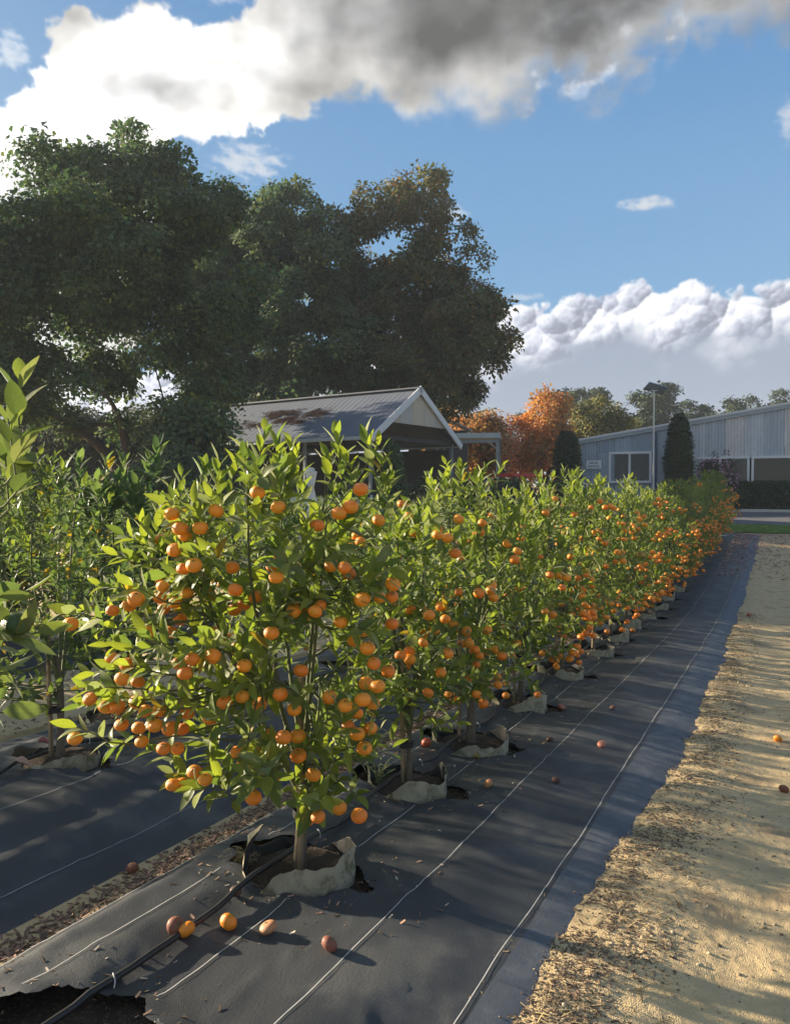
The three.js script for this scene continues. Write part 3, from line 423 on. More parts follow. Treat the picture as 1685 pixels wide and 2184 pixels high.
// second row
{
  const GROUP2 = 'citrus trees in the second row', rootB = (u, v) => V3(u, matY(MATS[1], u, v) - 0.012, -v);
  const b0 = rootB(...SPOTS2[0]), d0 = depthOf(b0), l0 = (x, y, dd = 0) => at(x, y, d0 + dd).sub(b0);
  const mid = [[0.15, 0.225, 0.04], [0.22, 0.29, 0.04], [0.105, 0.175, 0.04], [0.17, 0.225, 0.09]], midMats = mid.map((c) => new THREE.MeshPhysicalMaterial({ ...leafLook, color: lin(...c) }));
  const lime = citrus(thing('lime_tree', 'thin small-leaved citrus tree with a half-ripe green fruit, left of the nearest mandarin tree', 'fruit tree', b0.toArray(), 0, GROUP2), { seed: 201, height: 1.78, spread: 0.5, lean: [-0.16, 0.02], tones: mid, mats: midMats, shoots: 96, leaf: 0.078, parts: 300, yellow: 0.04, eye: V3(0, EYE, 0).sub(b0), fruit: [l0(198, 1230, -0.1)], fruitName: 'lime', fruitMat: turningMat, trunk: 0.02, leaders: 5, tips: [[l0(215, 1170, -0.1), V3(0.3, 0.5, 0.2).normalize(), 0.2, 0.08], [l0(60, 930), V3(0, 1, 0), 0.25, 0.07], [l0(20, 950), V3(0, 1, 0), 0.25, 0.07], [l0(90, 990), V3(0, 1, 0), 0.25, 0.07]] });
  const b1 = rootB(...SPOTS2[1]), d1 = depthOf(b1), l1 = (x, y, dd = 0) => at(x, y, d1 + dd).sub(b1);
  const broad = [leafGeo(0.38, 0.3, 0.12), leafGeo(0.36, 0.4, 0.2), leafGeo(0.4, 0.2, 0.05), leafGeo(0.37, 0.35, 0.25), leafGeo(0.41, 0.2, 0.16)];
  const deep = [[0.11, 0.19, 0.06], [0.16, 0.24, 0.06], [0.08, 0.145, 0.05], [0.14, 0.2, 0.09]], deepMats = deep.map((c) => new THREE.MeshPhysicalMaterial({ ...leafLook, color: lin(...c) }));
  citrus(thing('lemon_tree', 'broad-leaved dark green citrus tree behind the left edge of the nearest mandarin tree', 'fruit tree', b1.toArray(), 0, GROUP2), { seed: 202, height: 1.66, spread: 0.58, shoots: 100, leaf: 0.13, parts: 300, eye: V3(0, EYE, 0).sub(b1), trunk: 0.02, leaders: 6, shapes: broad, tones: deep, mats: deepMats, tips: [[335, 955], [318, 975], [262, 985], [228, 985], [170, 985], [140, 1000], [120, 1030]].map(([x, y]) => [l1(x, y), V3(0, 1, 0), 0.26, 0.13]) });
  const proto = [];
  for (let i = 2; i < SPOTS2.length; i++) {
    const b = rootB(...SPOTS2[i]), label = `${ORD[i]} citrus tree from the front of the second row`;
    if (proto.length < 2) proto.push(citrus(thing('citrus_tree', label, 'fruit tree', b.toArray(), 0, GROUP2), { seed: 220 + i, height: 1.62, spread: 0.58, shoots: 150, clusters: 5, leaf: 0.08, parts: 0, tones: mid, mats: midMats }));
    else copyOf(proto[i % 2], label, b.toArray(), i * 1.7, 0.92 + 0.05 * (i % 3));
  }
  const spots3 = [...Array(13).keys()].map((k) => [-6.95 + 0.1 * Math.sin(k * 5), 2.3 + k * 0.93]);
  spots3.forEach(([u, v], i) => copyOf(proto[i % 2], `${ORD[i]} citrus tree from the front of the farthest citrus row`, [u, matY(MATS[2], u, v) - 0.012, -v], i * 2.3, 1.06).userData.group = 'citrus trees in the farthest row');
}
// the tree whose branches reach in from the left, close by
{
  const u = -1.6, v = 0.58, b = V3(u, matY(MATS[0], u, v) - 0.012, -v), L = (x, y, d) => at(x, y, d).sub(b), up = V3(0, 1, 0);
  const big = [leafGeo(0.46, 0.22, 0.1), leafGeo(0.42, 0.3, 0.16), leafGeo(0.48, 0.2, 0.02), leafGeo(0.44, 0.35, 0.22), leafGeo(0.45, 0.2, 0.12)];
  const pale = [[0.16, 0.215, 0.05], [0.2, 0.26, 0.04], [0.12, 0.18, 0.04], [0.2, 0.235, 0.07]], paleMats = pale.map((c) => new THREE.MeshPhysicalMaterial({ ...leafLook, color: lin(...c) }));
  const tips = [[L(42, 806, 1.36), V3(0.12, 1, 0.05).normalize(), 0.17, 0.082], [L(20, 900, 1.3), V3(0.05, 1, 0.1).normalize(), 0.13, 0.08], [L(12, 960, 1.42), V3(0, 1, 0).normalize(), 0.12, 0.075], [L(80, 1350, 1.38), V3(0.75, 0.15, -0.4).normalize(), 0.13, 0.078], [L(30, 1290, 1.42), V3(0.4, 0.6, -0.2).normalize(), 0.1, 0.075], [L(20, 1440, 1.35), V3(0.5, -0.2, -0.3).normalize(), 0.1, 0.07], [L(8, 1520, 1.1), V3(0.6, -0.1, -0.4).normalize(), 0.08, 0.06]];
  citrus(thing('lime_tree', 'pale citrus branches with one green fruit reaching in beside the camera', 'fruit tree', b.toArray(), 0, 'citrus trees at the camera'), { seed: 301, height: 1.75, spread: 0.45, lean: [0.03, 0.04], shoots: 40, tips, leaf: 0.085, parts: 120, eye: V3(0, EYE, 0).sub(b), fruit: [L(36, 1332, 1.4)], fruitName: 'lime', fruitMat: limeMat, shapes: big, tones: pale, mats: paleMats, yellow: 0.02 });
}

// ------------------------------------------------------------------ planting bags, stakes, drip lines
const feltMap = texture(256, (u, v, x, y) => { const n = tiling(8, u, v, 6, 4) * 0.5 + 0.5, f = noise2(x * 0.5, y * 0.5) * 0.5 + 0.5, st = sstep(-0.05, 0.4, tiling(30, u, v, 5, 5, 0.6)) * 0.95; return [lerp(0.57, 0.36, st) + 0.06 * n + 0.05 * f, lerp(0.545, 0.35, st) + 0.06 * n + 0.05 * f, lerp(0.46, 0.26, st) + 0.05 * n + 0.05 * f]; }); feltMap.repeat.set(2.2, 2.2);
const feltMat = std({ map: feltMap, roughness: 1, side: THREE.DoubleSide }), liningMat = std({ color: lin(0.035, 0.036, 0.038), roughness: 0.9, side: THREE.DoubleSide });
const soilMap = texture(256, (u, v, x, y) => { const n = tiling(2, u, v, 14, 4) * 0.5 + 0.5, f = noise2(x * 0.45, y * 0.45) * 0.5 + 0.5, s = sstep(0.25, 0.12, worley(x * 0.05, y * 0.08)); return [lerp(0.17 + 0.12 * n + 0.06 * f, 0.5, s * f), lerp(0.135 + 0.1 * n + 0.05 * f, 0.41, s * f), lerp(0.1 + 0.08 * n + 0.04 * f, 0.28, s * f)]; }); soilMap.repeat.set(2.5, 2.5);
const soilMat = std({ map: soilMap, bumpMap: sandBump, bumpScale: 0.02, roughness: 1 });
const arc = (a, c, w) => { let d = Math.abs(((a - c) % 360 + 540) % 360 - 180); return Math.exp(-(d * d) / (w * w)); };
function ringGeo(n, rows) { const p = [], u = [], id = []; const g = (f) => { for (let k = 0; k <= n; k++) for (let j = 0; j <= rows; j++) { const [x, y, z, uu, vv] = f(k / n * 360, j / rows); p.push(x, y, z); u.push(uu, vv); if (k && j) { const w = rows + 1, a = (k - 1) * w + j - 1, b = k * w + j - 1; id.push(a, a + 1, b, a + 1, b + 1, b); } } const q = new THREE.BufferGeometry(); q.setAttribute('position', new THREE.Float32BufferAttribute(p, 3)); q.setAttribute('uv', new THREE.Float32BufferAttribute(u, 2)); q.setIndex(id); q.computeVertexNormals(); return q; }; return g; }
function soilDisc(rad, seed, rise = 0.03, dome = 0.015) { const p = [], u = [], id = [], n = 30, m = 8; for (let j = 0; j <= m; j++) for (let k = 0; k <= n; k++) { const a = k / n * 6.2832, r = rad(a * 57.2958) * j / m, x = Math.cos(a) * r, z = Math.sin(a) * r; p.push(x, rise + dome * (1 - (j / m) ** 2) + (j < m ? 0.012 * fbm(x * 14 + seed, z * 14, 3) : -0.01), z); u.push(x, z); if (j && k) { const w = n + 1, q = (j - 1) * w + k - 1; id.push(q, q + 1, q + w, q + 1, q + w + 1, q + w); } } const g = new THREE.BufferGeometry(); g.setAttribute('position', new THREE.Float32BufferAttribute(p, 3)); g.setAttribute('uv', new THREE.Float32BufferAttribute(u, 2)); g.setIndex(id); g.computeVertexNormals(); return g; }
function bag(spot, m, label, seed, height, R = 0.205) {
  const [u, v] = spot, o = thing('planting_bag', label, 'planting bag', [u, matY(m, u, v), -v], 0, 'fabric planting bags round the trunks');
  const rad = (a, t) => R * (1 + 0.1 * noise2(Math.cos(a / 57.3) * 1.3 + seed, Math.sin(a / 57.3) * 1.3) + (t - 0.5) * 0.05 * noise2(a / 40, seed)), h = (a) => height(((a % 360) + 360) % 360) + 0.014 * noise2(Math.cos(a / 57.3) * 3 + seed * 3, Math.sin(a / 57.3) * 3) + 0.007 * noise2(Math.cos(a / 57.3) * 11 + seed, Math.sin(a / 57.3) * 11);
  const wall = (inset) => ringGeo(96, 7)((a, t) => { const y = -0.05 + t * (h(a) + 0.05), fold = Math.max(0, h(a) - 0.12) * 1.1 * t * t, q = rad(a, t) - inset - fold + 0.011 * noise2(a / 12 + seed, t * 2.2) + 0.008 * noise2(a / 5 + seed, t * 3 + a / 30) * t, x = Math.cos(a / 57.2958) * q, z = Math.sin(a / 57.2958) * q; return [x, y - inset * 0.3, z, a / 57.3 * R, y]; });
  mesh('fabric', wall(0), feltMat, o); mesh('lining', wall(0.003), liningMat, o); mesh('soil', soilDisc((a) => rad(a, 0.5) * 0.985, seed, 0.012), soilMat, o);
  return o;
}
// the pipe lies across each rim towards and away from the path, so the cloth is folded down there
const dip = (a) => 1 - 0.75 * Math.max(arc(a, 100, 16), arc(a, 262, 20));
bag(SPOTS[1], MATS[0], 'torn beige planting bag with a tall folded flap at the trunk closest to the camera', 1, (a) => (0.045 + 0.135 * arc(a, 152, 20) + 0.055 * arc(a, 60, 42) + 0.065 * arc(a, 350, 42) + 0.02 * arc(a, 300, 20)) * dip(a), 0.208);
bag(SPOTS[2], MATS[0], 'beige planting bag holding a pale weed below the second mandarin tree', 2, (a) => (0.04 + 0.1 * arc(a, 165, 22) + 0.07 * arc(a, 60, 34) + 0.06 * arc(a, 340, 30) + 0.04 * arc(a, 300, 14)) * dip(a), 0.2);
bag(SPOTS[3], MATS[0], 'beige planting bag slumped open beside a thick trunk below the third mandarin tree', 3, (a) => (0.035 + 0.09 * arc(a, 160, 26) + 0.04 * arc(a, 75, 30) + 0.07 * arc(a, 330, 40)) * dip(a), 0.22);
for (let i = 4; i < 13; i++) bag(SPOTS[i], MATS[0], `beige planting bag round the trunk of the ${ORD[i - 1]} mandarin tree`, i * 3.7, (a) => (0.07 + 0.035 * noise2(a / 60, i) + 0.04 * arc(a, (i * 97) % 360, 40)) * dip(a), 0.2);
bag(SPOTS2[0], MATS[1], 'low beige planting bag below the thin citrus tree at the left', 50, (a) => (0.02 + 0.05 * arc(a, 30, 50)) * dip(a), 0.2);
bag(SPOTS2[1], MATS[1], 'low beige planting bag below the broad-leaved citrus tree', 51, (a) => 0.04 * dip(a), 0.2);
{ // bare planting hole at the very front, no tree left in it
  const [u, v] = SPOTS[0], o = mesh('planting_hole', soilDisc((a) => 0.5 + 0.05 * noise2(a / 30, 4), 9, 0, 0.02), soilMat); o.position.set(u, matY(MATS[0], u, v) - 0.06, -v);
  tag(o, 'bare soil in the empty planting hole cut in the mat at the bottom edge', 'soil');
  SPOTS.slice(1, 12).concat(SPOTS2.slice(0, 6)).forEach(([hu, hv], i) => { const m = hu > -2.4 ? MATS[0] : MATS[1], c = 0.31; const s = mesh('soil', soilDisc((a) => c * (0.8 + 0.2 * Math.abs(Math.cos(a / 57.3))), i + 20, 0, 0.0), soilMat); s.position.set(hu, matY(m, hu, hv) - 0.03, -hv); structure(s); });
}
const woodMap = texture(128, (u, v) => { const n = tiling(3, u, v * 0.2, 12, 4) * 0.5 + 0.5; return [0.44 + 0.14 * n, 0.385 + 0.12 * n, 0.3 + 0.1 * n]; }), woodMat = std({ map: woodMap, roughness: 0.9 }), rubberMat = std({ color: lin(0.012, 0.012, 0.013), roughness: 0.6 });
function stake(spot, m, label, h, dx, dz, leanX, ties) {
  const [u, v] = spot, o = thing('wooden_stake', label, 'stake', [u + dx, matY(m, u, v), -v + dz], 0, 'wooden stakes tied to the trunks'), b = new Build();
  b.add(new THREE.BoxGeometry(0.017, h + 0.1, 0.019, 1, 6, 1).translate(0, h / 2 - 0.04, 0), new THREE.Matrix4()); const g = b.geo(), P = g.attributes.position; for (let k = 0; k < P.count; k++) { const t = P.getY(k) / h; P.setX(k, P.getX(k) + leanX * t + 0.003 * Math.sin(t * 9)); } g.computeVertexNormals(); mesh('post', g, woodMat, o);
  for (const y of ties) { const t = mesh('rubber_tie', new THREE.CylinderGeometry(1, 1, 0.03, 14, 1, true), std({ color: lin(0.014, 0.014, 0.015), roughness: 0.6, side: THREE.DoubleSide }), o); const w = Math.hypot(dx, dz) / 2 + 0.028; t.scale.set(w, 1, 0.026); t.rotation.y = Math.atan2(dz, -dx); t.position.set(-dx / 2 + leanX * y / h, y, -dz / 2); }
}
stake(SPOTS[1], MATS[0], 'wooden stake against the trunk closest to the camera', 0.75, 0.022, 0.026, 0.004, [0.24]);
stake(SPOTS[2], MATS[0], 'thin pale stake with black ties beside the second trunk', 0.86, -0.024, 0.012, -0.012, [0.22, 0.42]);
stake(SPOTS[3], MATS[0], 'thin pale stake beside the thick third trunk', 0.7, -0.06, 0.03, 0.004, [0.38]);
stake(SPOTS[4], MATS[0], 'wooden stake beside the fourth trunk', 0.7, -0.03, 0.02, 0.0, [0.35]);
stake(SPOTS[5], MATS[0], 'wooden stake beside the fifth trunk', 0.7, -0.03, 0.02, 0.01, [0.35]);
stake(SPOTS2[0], MATS[1], 'pale stake with a black tie beside the trunk at the left', 0.85, -0.036, 0.03, -0.02, [0.28]);
const pipeMat = std({ color: lin(0.016, 0.016, 0.017), roughness: 0.4 });
function dripLine(m, u0, spots, label, to, shift = 0) {
  const o = thing('drip_line', label, 'irrigation pipe', [0, 0, 0], 0, 'drip lines along the rows'), pts = [];
  for (let v = 0.2; v < to; v += v < 8 ? 0.05 : 0.15) {
    let u = u0 + shift + 0.008 * fbm(v * 0.4, u0, 2), rise = 0.004;
    for (const [su, sv] of spots) { const near = Math.abs(sv - v); if (near < 0.9) u = Math.min(u, lerp(u, Math.min(u, su - 0.056), sstep(0.9, 0.1, near))); if (near < 0.5 && !(sv < 2 && m.row > -2)) rise = Math.max(rise, 0.034 * sstep(0.5, 0.17, near)); }
    pts.push(V3(u, matTop(m, u, v) - lipNear(u, v) * 0.6 + 0.011 + rise, -v));
  }
  mesh('pipe', tube(new Build(), pts, 0.0105, 8).geo(), pipeMat, o);
  for (const [, v] of spots.slice(0, 5)) { const p = pts.reduce((a, b) => (Math.abs(-b.z - v - 0.27) < Math.abs(-a.z - v - 0.27) ? b : a)); const b = new Build(); tube(b, curve([p.clone().add(V3(-0.012, -0.006, 0)), p.clone().add(V3(-0.004, 0.016, 0.01)), p.clone().add(V3(0.014, 0.004, 0.02)), p.clone().add(V3(0.02, -0.01, 0.03))], 8), 0.0022, 5); mesh('wire_clip', b.geo(), threadMat, o); }
}
dripLine(MATS[0], -1.7, SPOTS, 'black drip pipe running beside the trunks of the nearest row', ROWS_END - 0.4);
dripLine(MATS[1], -3.46, SPOTS2.slice(0, 1), 'black drip pipe running along the second row at the left', 16, 0);

// ------------------------------------------------------------------ fallen fruit, weeds and litter
function onGround(x, y) {         // the spot where a line of sight meets the mats or the sand
  const o = camera.position, d = at(x, y, 1).sub(o); let t = 0.8;
  for (let k = 0; k < 4000; k++) { const p = o.clone().addScaledVector(d, t), u = p.x, v = -p.z; let y0 = groundY(u, v); for (const m of MATS) if (u > m.left && u < m.right && v < ROWS_END && v > 0.1 && !HOLES.some((s) => hole(s, u, v) < 1)) y0 = Math.max(y0, matTop(m, u, v)); if (p.y <= y0) { p.y = y0; return p; } t += 0.004 * (1 + t * 0.1); }
  return null;
}
const oldMats = { brown: peel(0.26, 0.085, 0.05, 0.7), dark: peel(0.10, 0.04, 0.03, 0.8), pink: peel(0.48, 0.17, 0.13, 0.6), pale: peel(0.55, 0.25, 0.12, 0.6), olive: peel(0.2, 0.16, 0.05, 0.7), orange: fruitMats[0], red: peel(0.6, 0.1, 0.03) };
for (const [x, y, size, mat, squash, label] of [
  [375, 1990, 0.029, 'brown', 0.95, 'brown rotting mandarin touching a fresh one beside the drip pipe'], [398, 1997, 0.029, 'orange', 0.9, 'fresh orange mandarin lying against the drip pipe next to a rotten one'],
  [488, 1982, 0.03, 'orange', 0.98, 'bright fallen mandarin standing alone just right of the drip pipe'], [572, 1990, 0.03, 'pale', 0.72, 'pale flattened mandarin on the mat in front of the nearest planting bag'],
  [703, 2028, 0.028, 'brown', 0.86, 'reddish brown shrivelled mandarin between two white threads, nearest to the bottom edge'], [283, 1861, 0.027, 'brown', 0.85, 'dull brown mandarin in the litter gap between the two mats'],
  [1041, 1679, 0.026, 'pale', 0.8, 'pale orange mandarin on dusty mat right of the second planting bag'], [1186, 1669, 0.022, 'dark', 0.7, 'small dark dried mandarin casting a long shadow on the mat'], [1283, 1593, 0.028, 'pink', 0.7, 'pink weathered mandarin close to the outer white thread'],
  [1172, 1582, 0.022, 'dark', 0.75, 'dark dried mandarin by the inner white thread beyond the third bag'], [1018, 1619, 0.022, 'olive', 0.95, 'olive green little mandarin in front of the third planting bag'], [909, 1592, 0.031, 'red', 0.9, 'red orange mandarin at the left lip of the third planting hole'],
  [1658, 1582, 0.028, 'orange', 0.8, 'orange mandarin out on the sand lane, the middle one of three at the right edge'], [1671, 1690, 0.027, 'brown', 0.8, 'brown mandarin out on the sand lane, nearest of three at the right edge'], [1597, 1314, 0.036, 'pink', 0.85, 'pink mandarin far up the sand lane beside the mat edge'],
  [1197, 1514, 0.028, 'pink', 0.8, 'pale pink mandarin in the slit right of the fourth planting bag'], [1306, 1512, 0.02, 'dark', 0.6, 'tiny dark dried mandarin beside the outer white thread'], [503, 1911, 0.021, 'dark', 0.9, 'dark brown dried mandarin in the chaff left of the nearest planting bag'], [1350, 1348, 0.03, 'orange', 0.9, 'orange mandarin under the row near the seventh planting bag'], [1195, 1352, 0.03, 'red', 0.9, 'red mandarin resting low beneath the fifth tree']]) {
  const p = onGround(x, y); if (!p) continue; const r = rng(Math.round(x * 7 + y)), o = thing('fallen_mandarin', label, 'mandarin', [p.x, p.y + size * 0.83 * squash, p.z], r() * 6, 'mandarins fallen on the ground');
  const f = mesh('peel', fruitGeo, oldMats[mat], o); f.scale.set(size, size * squash, size); f.rotation.set((r() - 0.5) * 1.6, 0, (r() - 0.5) * 1.6); const c = mesh('stem_end', calyxGeo, calyxMat, f); c.position.y = 0.8;
}
{ // dry leaves lying in the slit of the second row
  for (const [x, y, s, col, label] of [[48, 1642, 0.1, [0.42, 0.27, 0.2], 'large curled pinkish dead leaf in the planting hole at the left edge'], [98, 1632, 0.08, [0.3, 0.1, 0.09], 'dark red dead leaf beside the pinkish one at the left trunk']]) { const p = onGround(x, y), o = mesh('dead_leaf', leafGeo(0.8, 0.8, 0.5, 0.6), std({ color: lin(...col), roughness: 0.9, side: THREE.DoubleSide })); leafMatrix(p.add(V3(-0.04, 0.03, 0.02)), V3(0.8, 0.15, -0.5), V3(0.1, 1, 0.3), s).decompose(o.position, o.quaternion, o.scale); tag(o, label, 'dead leaf'); }
  // a straggling weed in the second bag
  const b = rootOf(2), o = thing('weed', 'spindly pale green weed growing from the second planting bag', 'weed', [b.x - 0.12, b.y + 0.03, b.z + 0.1]), r = rng(8), st = new Build(), lf = new Build();
  for (let k = 0; k < 9; k++) { const a = r() * 6.28, h = 0.06 + r() * 0.12, e = V3(Math.cos(a) * 0.07, h, Math.sin(a) * 0.07), pts = curve([V3(0, 0, 0), V3(e.x * 0.3, h * 0.6, e.z * 0.3), e], 6); tube(st, pts, 0.0016, 4); for (let i = 1; i < 7; i++) for (let q = 0; q < 2; q++) { const c = r() * 6.28; lf.add(LEAVES[i % 5], leafMatrix(pts[i], V3(Math.cos(c), 0.5, Math.sin(c)), V3(0, 1, 0.2), 0.014 + r() * 0.012)); } }
  mesh('stems', st.geo(), std({ color: lin(0.22, 0.26, 0.09), roughness: 0.8 }), o); mesh('leaves', lf.geo(), new THREE.MeshPhysicalMaterial({ ...leafLook, map: null, color: lin(0.25, 0.3, 0.11) }), o);
}
function scatter(name, label, category, geo, mat, n, place, colors, seed) {
  const r = rng(seed), o = new THREE.InstancedMesh(geo, mat, n), m = new THREE.Matrix4(), e = new THREE.Euler(), q = new THREE.Quaternion(); let k = 0, tries = 0;
  while (k < n && tries++ < n * 12) { const c = place(r); if (!c) continue; e.set((r() - 0.5) * 0.9, r() * 6.283, (r() - 0.5) * 0.9); m.compose(c[0], q.setFromEuler(e), c[1]); o.setMatrixAt(k, m); const t = colors[Math.floor(r() * colors.length)], s = 0.75 + r() * 0.5; o.setColorAt(k, lin(t[0] * s, t[1] * s, t[2] * s)); k++; }
  o.count = k; o.name = numbered(name); o.castShadow = o.receiveShadow = true; scene.add(o); return tag(o, label, category, null, 'stuff');
}
const chipGeo = (() => { const g = new THREE.BoxGeometry(1, 0.22, 0.42, 3, 1, 1), P = g.attributes.position; for (let k = 0; k < P.count; k++) { const x = P.getX(k); P.setY(k, P.getY(k) + 0.28 * x * x); P.setZ(k, P.getZ(k) * (1 - 0.5 * Math.abs(x)) + 0.1 * x * x); } g.computeVertexNormals(); return g; })();
const strawGeo = (() => tube(new Build(), curve([V3(-0.5, 0, 0), V3(-0.1, 0.05, 0.03), V3(0.5, 0, 0.08)], 4), 0.03, 3).geo())();
const litterMat = std({ color: lin(1, 1, 1), roughness: 1 });
const CHIPS = [[0.13, 0.09, 0.055], [0.22, 0.16, 0.1], [0.075, 0.055, 0.04], [0.26, 0.19, 0.11], [0.2, 0.13, 0.085], [0.13, 0.09, 0.06]];
scatter('bark_litter', 'brown bark chips and crumbs strewn along the mat edge', 'litter', chipGeo, litterMat, 20000, (r) => { const v = 1.5 + 11 * r() ** 1.7, g = r() + r() + r() - 1.5, u = edge1(v) + 0.13 + 0.22 * g + 0.05 * noise2(v * 2, 1); if (u < edge1(v) - 0.02 && r() < 0.8) return; if (fbm(u * 4, v * 3, 2) < -0.12 && r() < 0.8) return; const s = 0.004 + 0.012 * r() * r(); return [V3(u, Math.max(groundY(u, v), u < -0.45 ? matTop(MATS[0], u, v) : -9) + s * 0.12, -v), V3(s * (1 + r()), s * 0.8, s)]; }, CHIPS, 71);
scatter('straw', 'dry straw stalks strewn over the sand beside the mat', 'straw', strawGeo, litterMat, 900, (r) => { const v = 1.5 + 9 * r() ** 1.6, u = edge1(v) + 0.12 + 0.28 * (r() + r() - 0.8), s = 0.02 + 0.05 * r(); if (u < edge1(v)) return; return [V3(u, groundY(u, v) + 0.004, -v), V3(s, s * 0.7, s)]; }, [[0.5, 0.4, 0.2], [0.38, 0.29, 0.15], [0.25, 0.18, 0.1]], 72);
scatter('pebbles', 'little pebbles and clods scattered over the sand lane', 'pebbles', new THREE.IcosahedronGeometry(0.5, 1), litterMat, 1600, (r) => { const v = 1.6 + 9 * r() ** 1.5, u = -0.55 + 0.75 * r(), s = 0.004 + 0.012 * r() ** 3; if (u < edge1(v) + 0.02) return; return [V3(u, groundY(u, v) + s * 0.1, -v), V3(s * 1.3, s * 0.7, s)]; }, [[0.3, 0.24, 0.15], [0.18, 0.13, 0.08], [0.4, 0.33, 0.22]], 73);
scatter('gap_litter', 'dead leaves and bark filling the gap between the two mats', 'litter', chipGeo, litterMat, 7500, (r) => { const v = 1.2 + 10 * r(), u = -2.39 + 0.12 * (r() + r() - 1), s = 0.01 + 0.024 * r() * r(); return [V3(u, groundY(u, v) + s * 0.2, -v), V3(s * 1.4, s * 0.6, s)]; }, [[0.2, 0.13, 0.09], [0.26, 0.17, 0.11], [0.12, 0.08, 0.06], [0.28, 0.16, 0.12], [0.15, 0.1, 0.07]], 74);
scatter('row_litter', 'shrivelled leaves and crumbs lying on the mat among the trunks', 'litter', chipGeo, litterMat, 1500, (r) => { const s0 = SPOTS[Math.floor(r() * 7)], a = r() * 6.28, d = 0.2 + 0.3 * r() ** 1.5, u = s0[0] + Math.cos(a) * d * 1.2, v = s0[1] + Math.sin(a) * d, s = 0.005 + 0.015 * r() ** 2; if (u < -2.1 || v < 1) return; const open = HOLES.some((q) => hole(q, u, v) < 1.05); return [V3(u, open ? matY(MATS[0], u, v) - 0.012 : matTop(MATS[0], u, v) + s * 0.15, -v), V3(s * 1.3, s * 0.5, s)]; }, [...CHIPS, [0.5, 0.42, 0.32], [0.42, 0.25, 0.18]], 75);
scatter('lane_litter', 'leaf litter over the second sand lane behind the left row', 'litter', chipGeo, litterMat, 2600, (r) => { const v = 2 + 12 * r(), u = -6 + 1.5 * r(), s = 0.012 + 0.03 * r() * r(); if (fbm(u * 2, v * 1.2, 2) < -0.05) return; return [V3(u, groundY(u, v) + s * 0.15, -v), V3(s * 1.3, s * 0.6, s)]; }, CHIPS, 76);
scatter('chaff', 'pale chaff around the nearest planting bag', 'litter', strawGeo, litterMat, 160, (r) => { const p = SPOTS[1], u = p[0] - 0.24 + 0.07 * (r() - 0.5) * 2, v = p[1] - 0.06 + 0.05 * (r() - 0.5) * 2, s = 0.015 + 0.02 * r(); return [V3(u, matY(MATS[0], u, v) - 0.012 + 0.02 * r(), -v), V3(s, s, s)]; }, [[0.55, 0.45, 0.26], [0.4, 0.3, 0.17]], 77);

{ const r = rng(55); for (const [i, dx, dz, label] of [[1, 0.16, 0.2, 'small green grass tuft at the foot of the nearest planting bag'], [2, 0.2, 0.06, 'small green grass tuft beside the second planting bag'], [1, -0.27, 0.06, 'dry yellow grass tuft left of the nearest planting bag']]) { const b = rootOf(i), o = new Build(); for (let k = 0; k < 16; k++) o.add(leafGeo(0.1, 0.4, 0.6), leafMatrix(V3((r() - 0.5) * 0.05, 0, (r() - 0.5) * 0.03), V3((r() - 0.5) * 1.4, 1, (r() - 0.5) * 1.4), V3(r() - 0.5, 0.3, r() - 0.5), 0.03 + r() * 0.04)); const m = mesh('grass_tuft', o.geo(), new THREE.MeshPhysicalMaterial({ ...leafLook, map: null, color: dx < 0 ? lin(0.4, 0.34, 0.14) : lin(0.2, 0.27, 0.06) })); m.position.set(b.x + dx, b.y - 0.01, b.z + dz); tag(m, label, 'grass'); m.userData.kind = 'stuff'; } }

// ------------------------------------------------------------------ lawn, road and kerb beyond the rows
const lawnMap = texture(512, (u, v, x, y) => { const n = tiling(5, u, v, 10, 4) * 0.5 + 0.5, f = noise2(x * 0.7, y * 0.35) * 0.5 + 0.5; return [0.34 + 0.14 * n + 0.06 * f, 0.47 + 0.14 * n + 0.07 * f, 0.18 + 0.06 * n]; }), roadMap = texture(512, (u, v, x, y) => { const n = tiling(5, u, v, 6, 4) * 0.5 + 0.5, f = noise2(x * 0.8, y * 0.8) * 0.5 + 0.5, l = 0.29 + 0.07 * n + 0.06 * f; return [l, l, l * 1.03]; });
function strip(name, u0, u1, v0, v1, lift, mat, nu = 60, nv = 6) {
  const p = [], t = [], id = []; for (let j = 0; j <= nv; j++) for (let i = 0; i <= nu; i++) { const u = lerp(u0, u1, i / nu), v = lerp(v0, v1, j / nv) + 0.06 * u * Math.tan(0.0) + 0.08 * noise2(u * 0.8, j ? 4 : 9) * (j === 0 || j === nv ? 1 : 0); p.push(u, groundY(u, v) + lift, -v); t.push(u / 3, v / 3); if (i && j) { const a = (j - 1) * (nu + 1) + i - 1; id.push(a, a + 1, a + nu + 1, a + 1, a + nu + 2, a + nu + 1); } }
  const g = new THREE.BufferGeometry(); g.setAttribute('position', new THREE.Float32BufferAttribute(p, 3)); g.setAttribute('uv', new THREE.Float32BufferAttribute(t, 2)); g.setIndex(id); g.computeVertexNormals(); return structure(mesh(name, g, mat));
}
strip('lawn', -10, 40, 26.3, 28.9, 0.035, std({ map: lawnMap, roughness: 1 })); strip('road', -11, 45, 29.1, 33.2, 0.03, std({ map: roadMap, roughness: 0.9 })); strip('garden_bed', -9, 30, 33.45, 35.0, 0.06, soilMat);
{ const b = new Build(); for (let k = 0; k < 40; k++) b.add(box(0.98, 0.14, 0.14), new THREE.Matrix4().makeTranslation(-9 + k, groundY(-9 + k, 33.35) + 0.05, -33.35)); structure(mesh('kerb', b.geo(), std({ color: lin(0.46, 0.44, 0.4), roughness: 0.9 }))); }
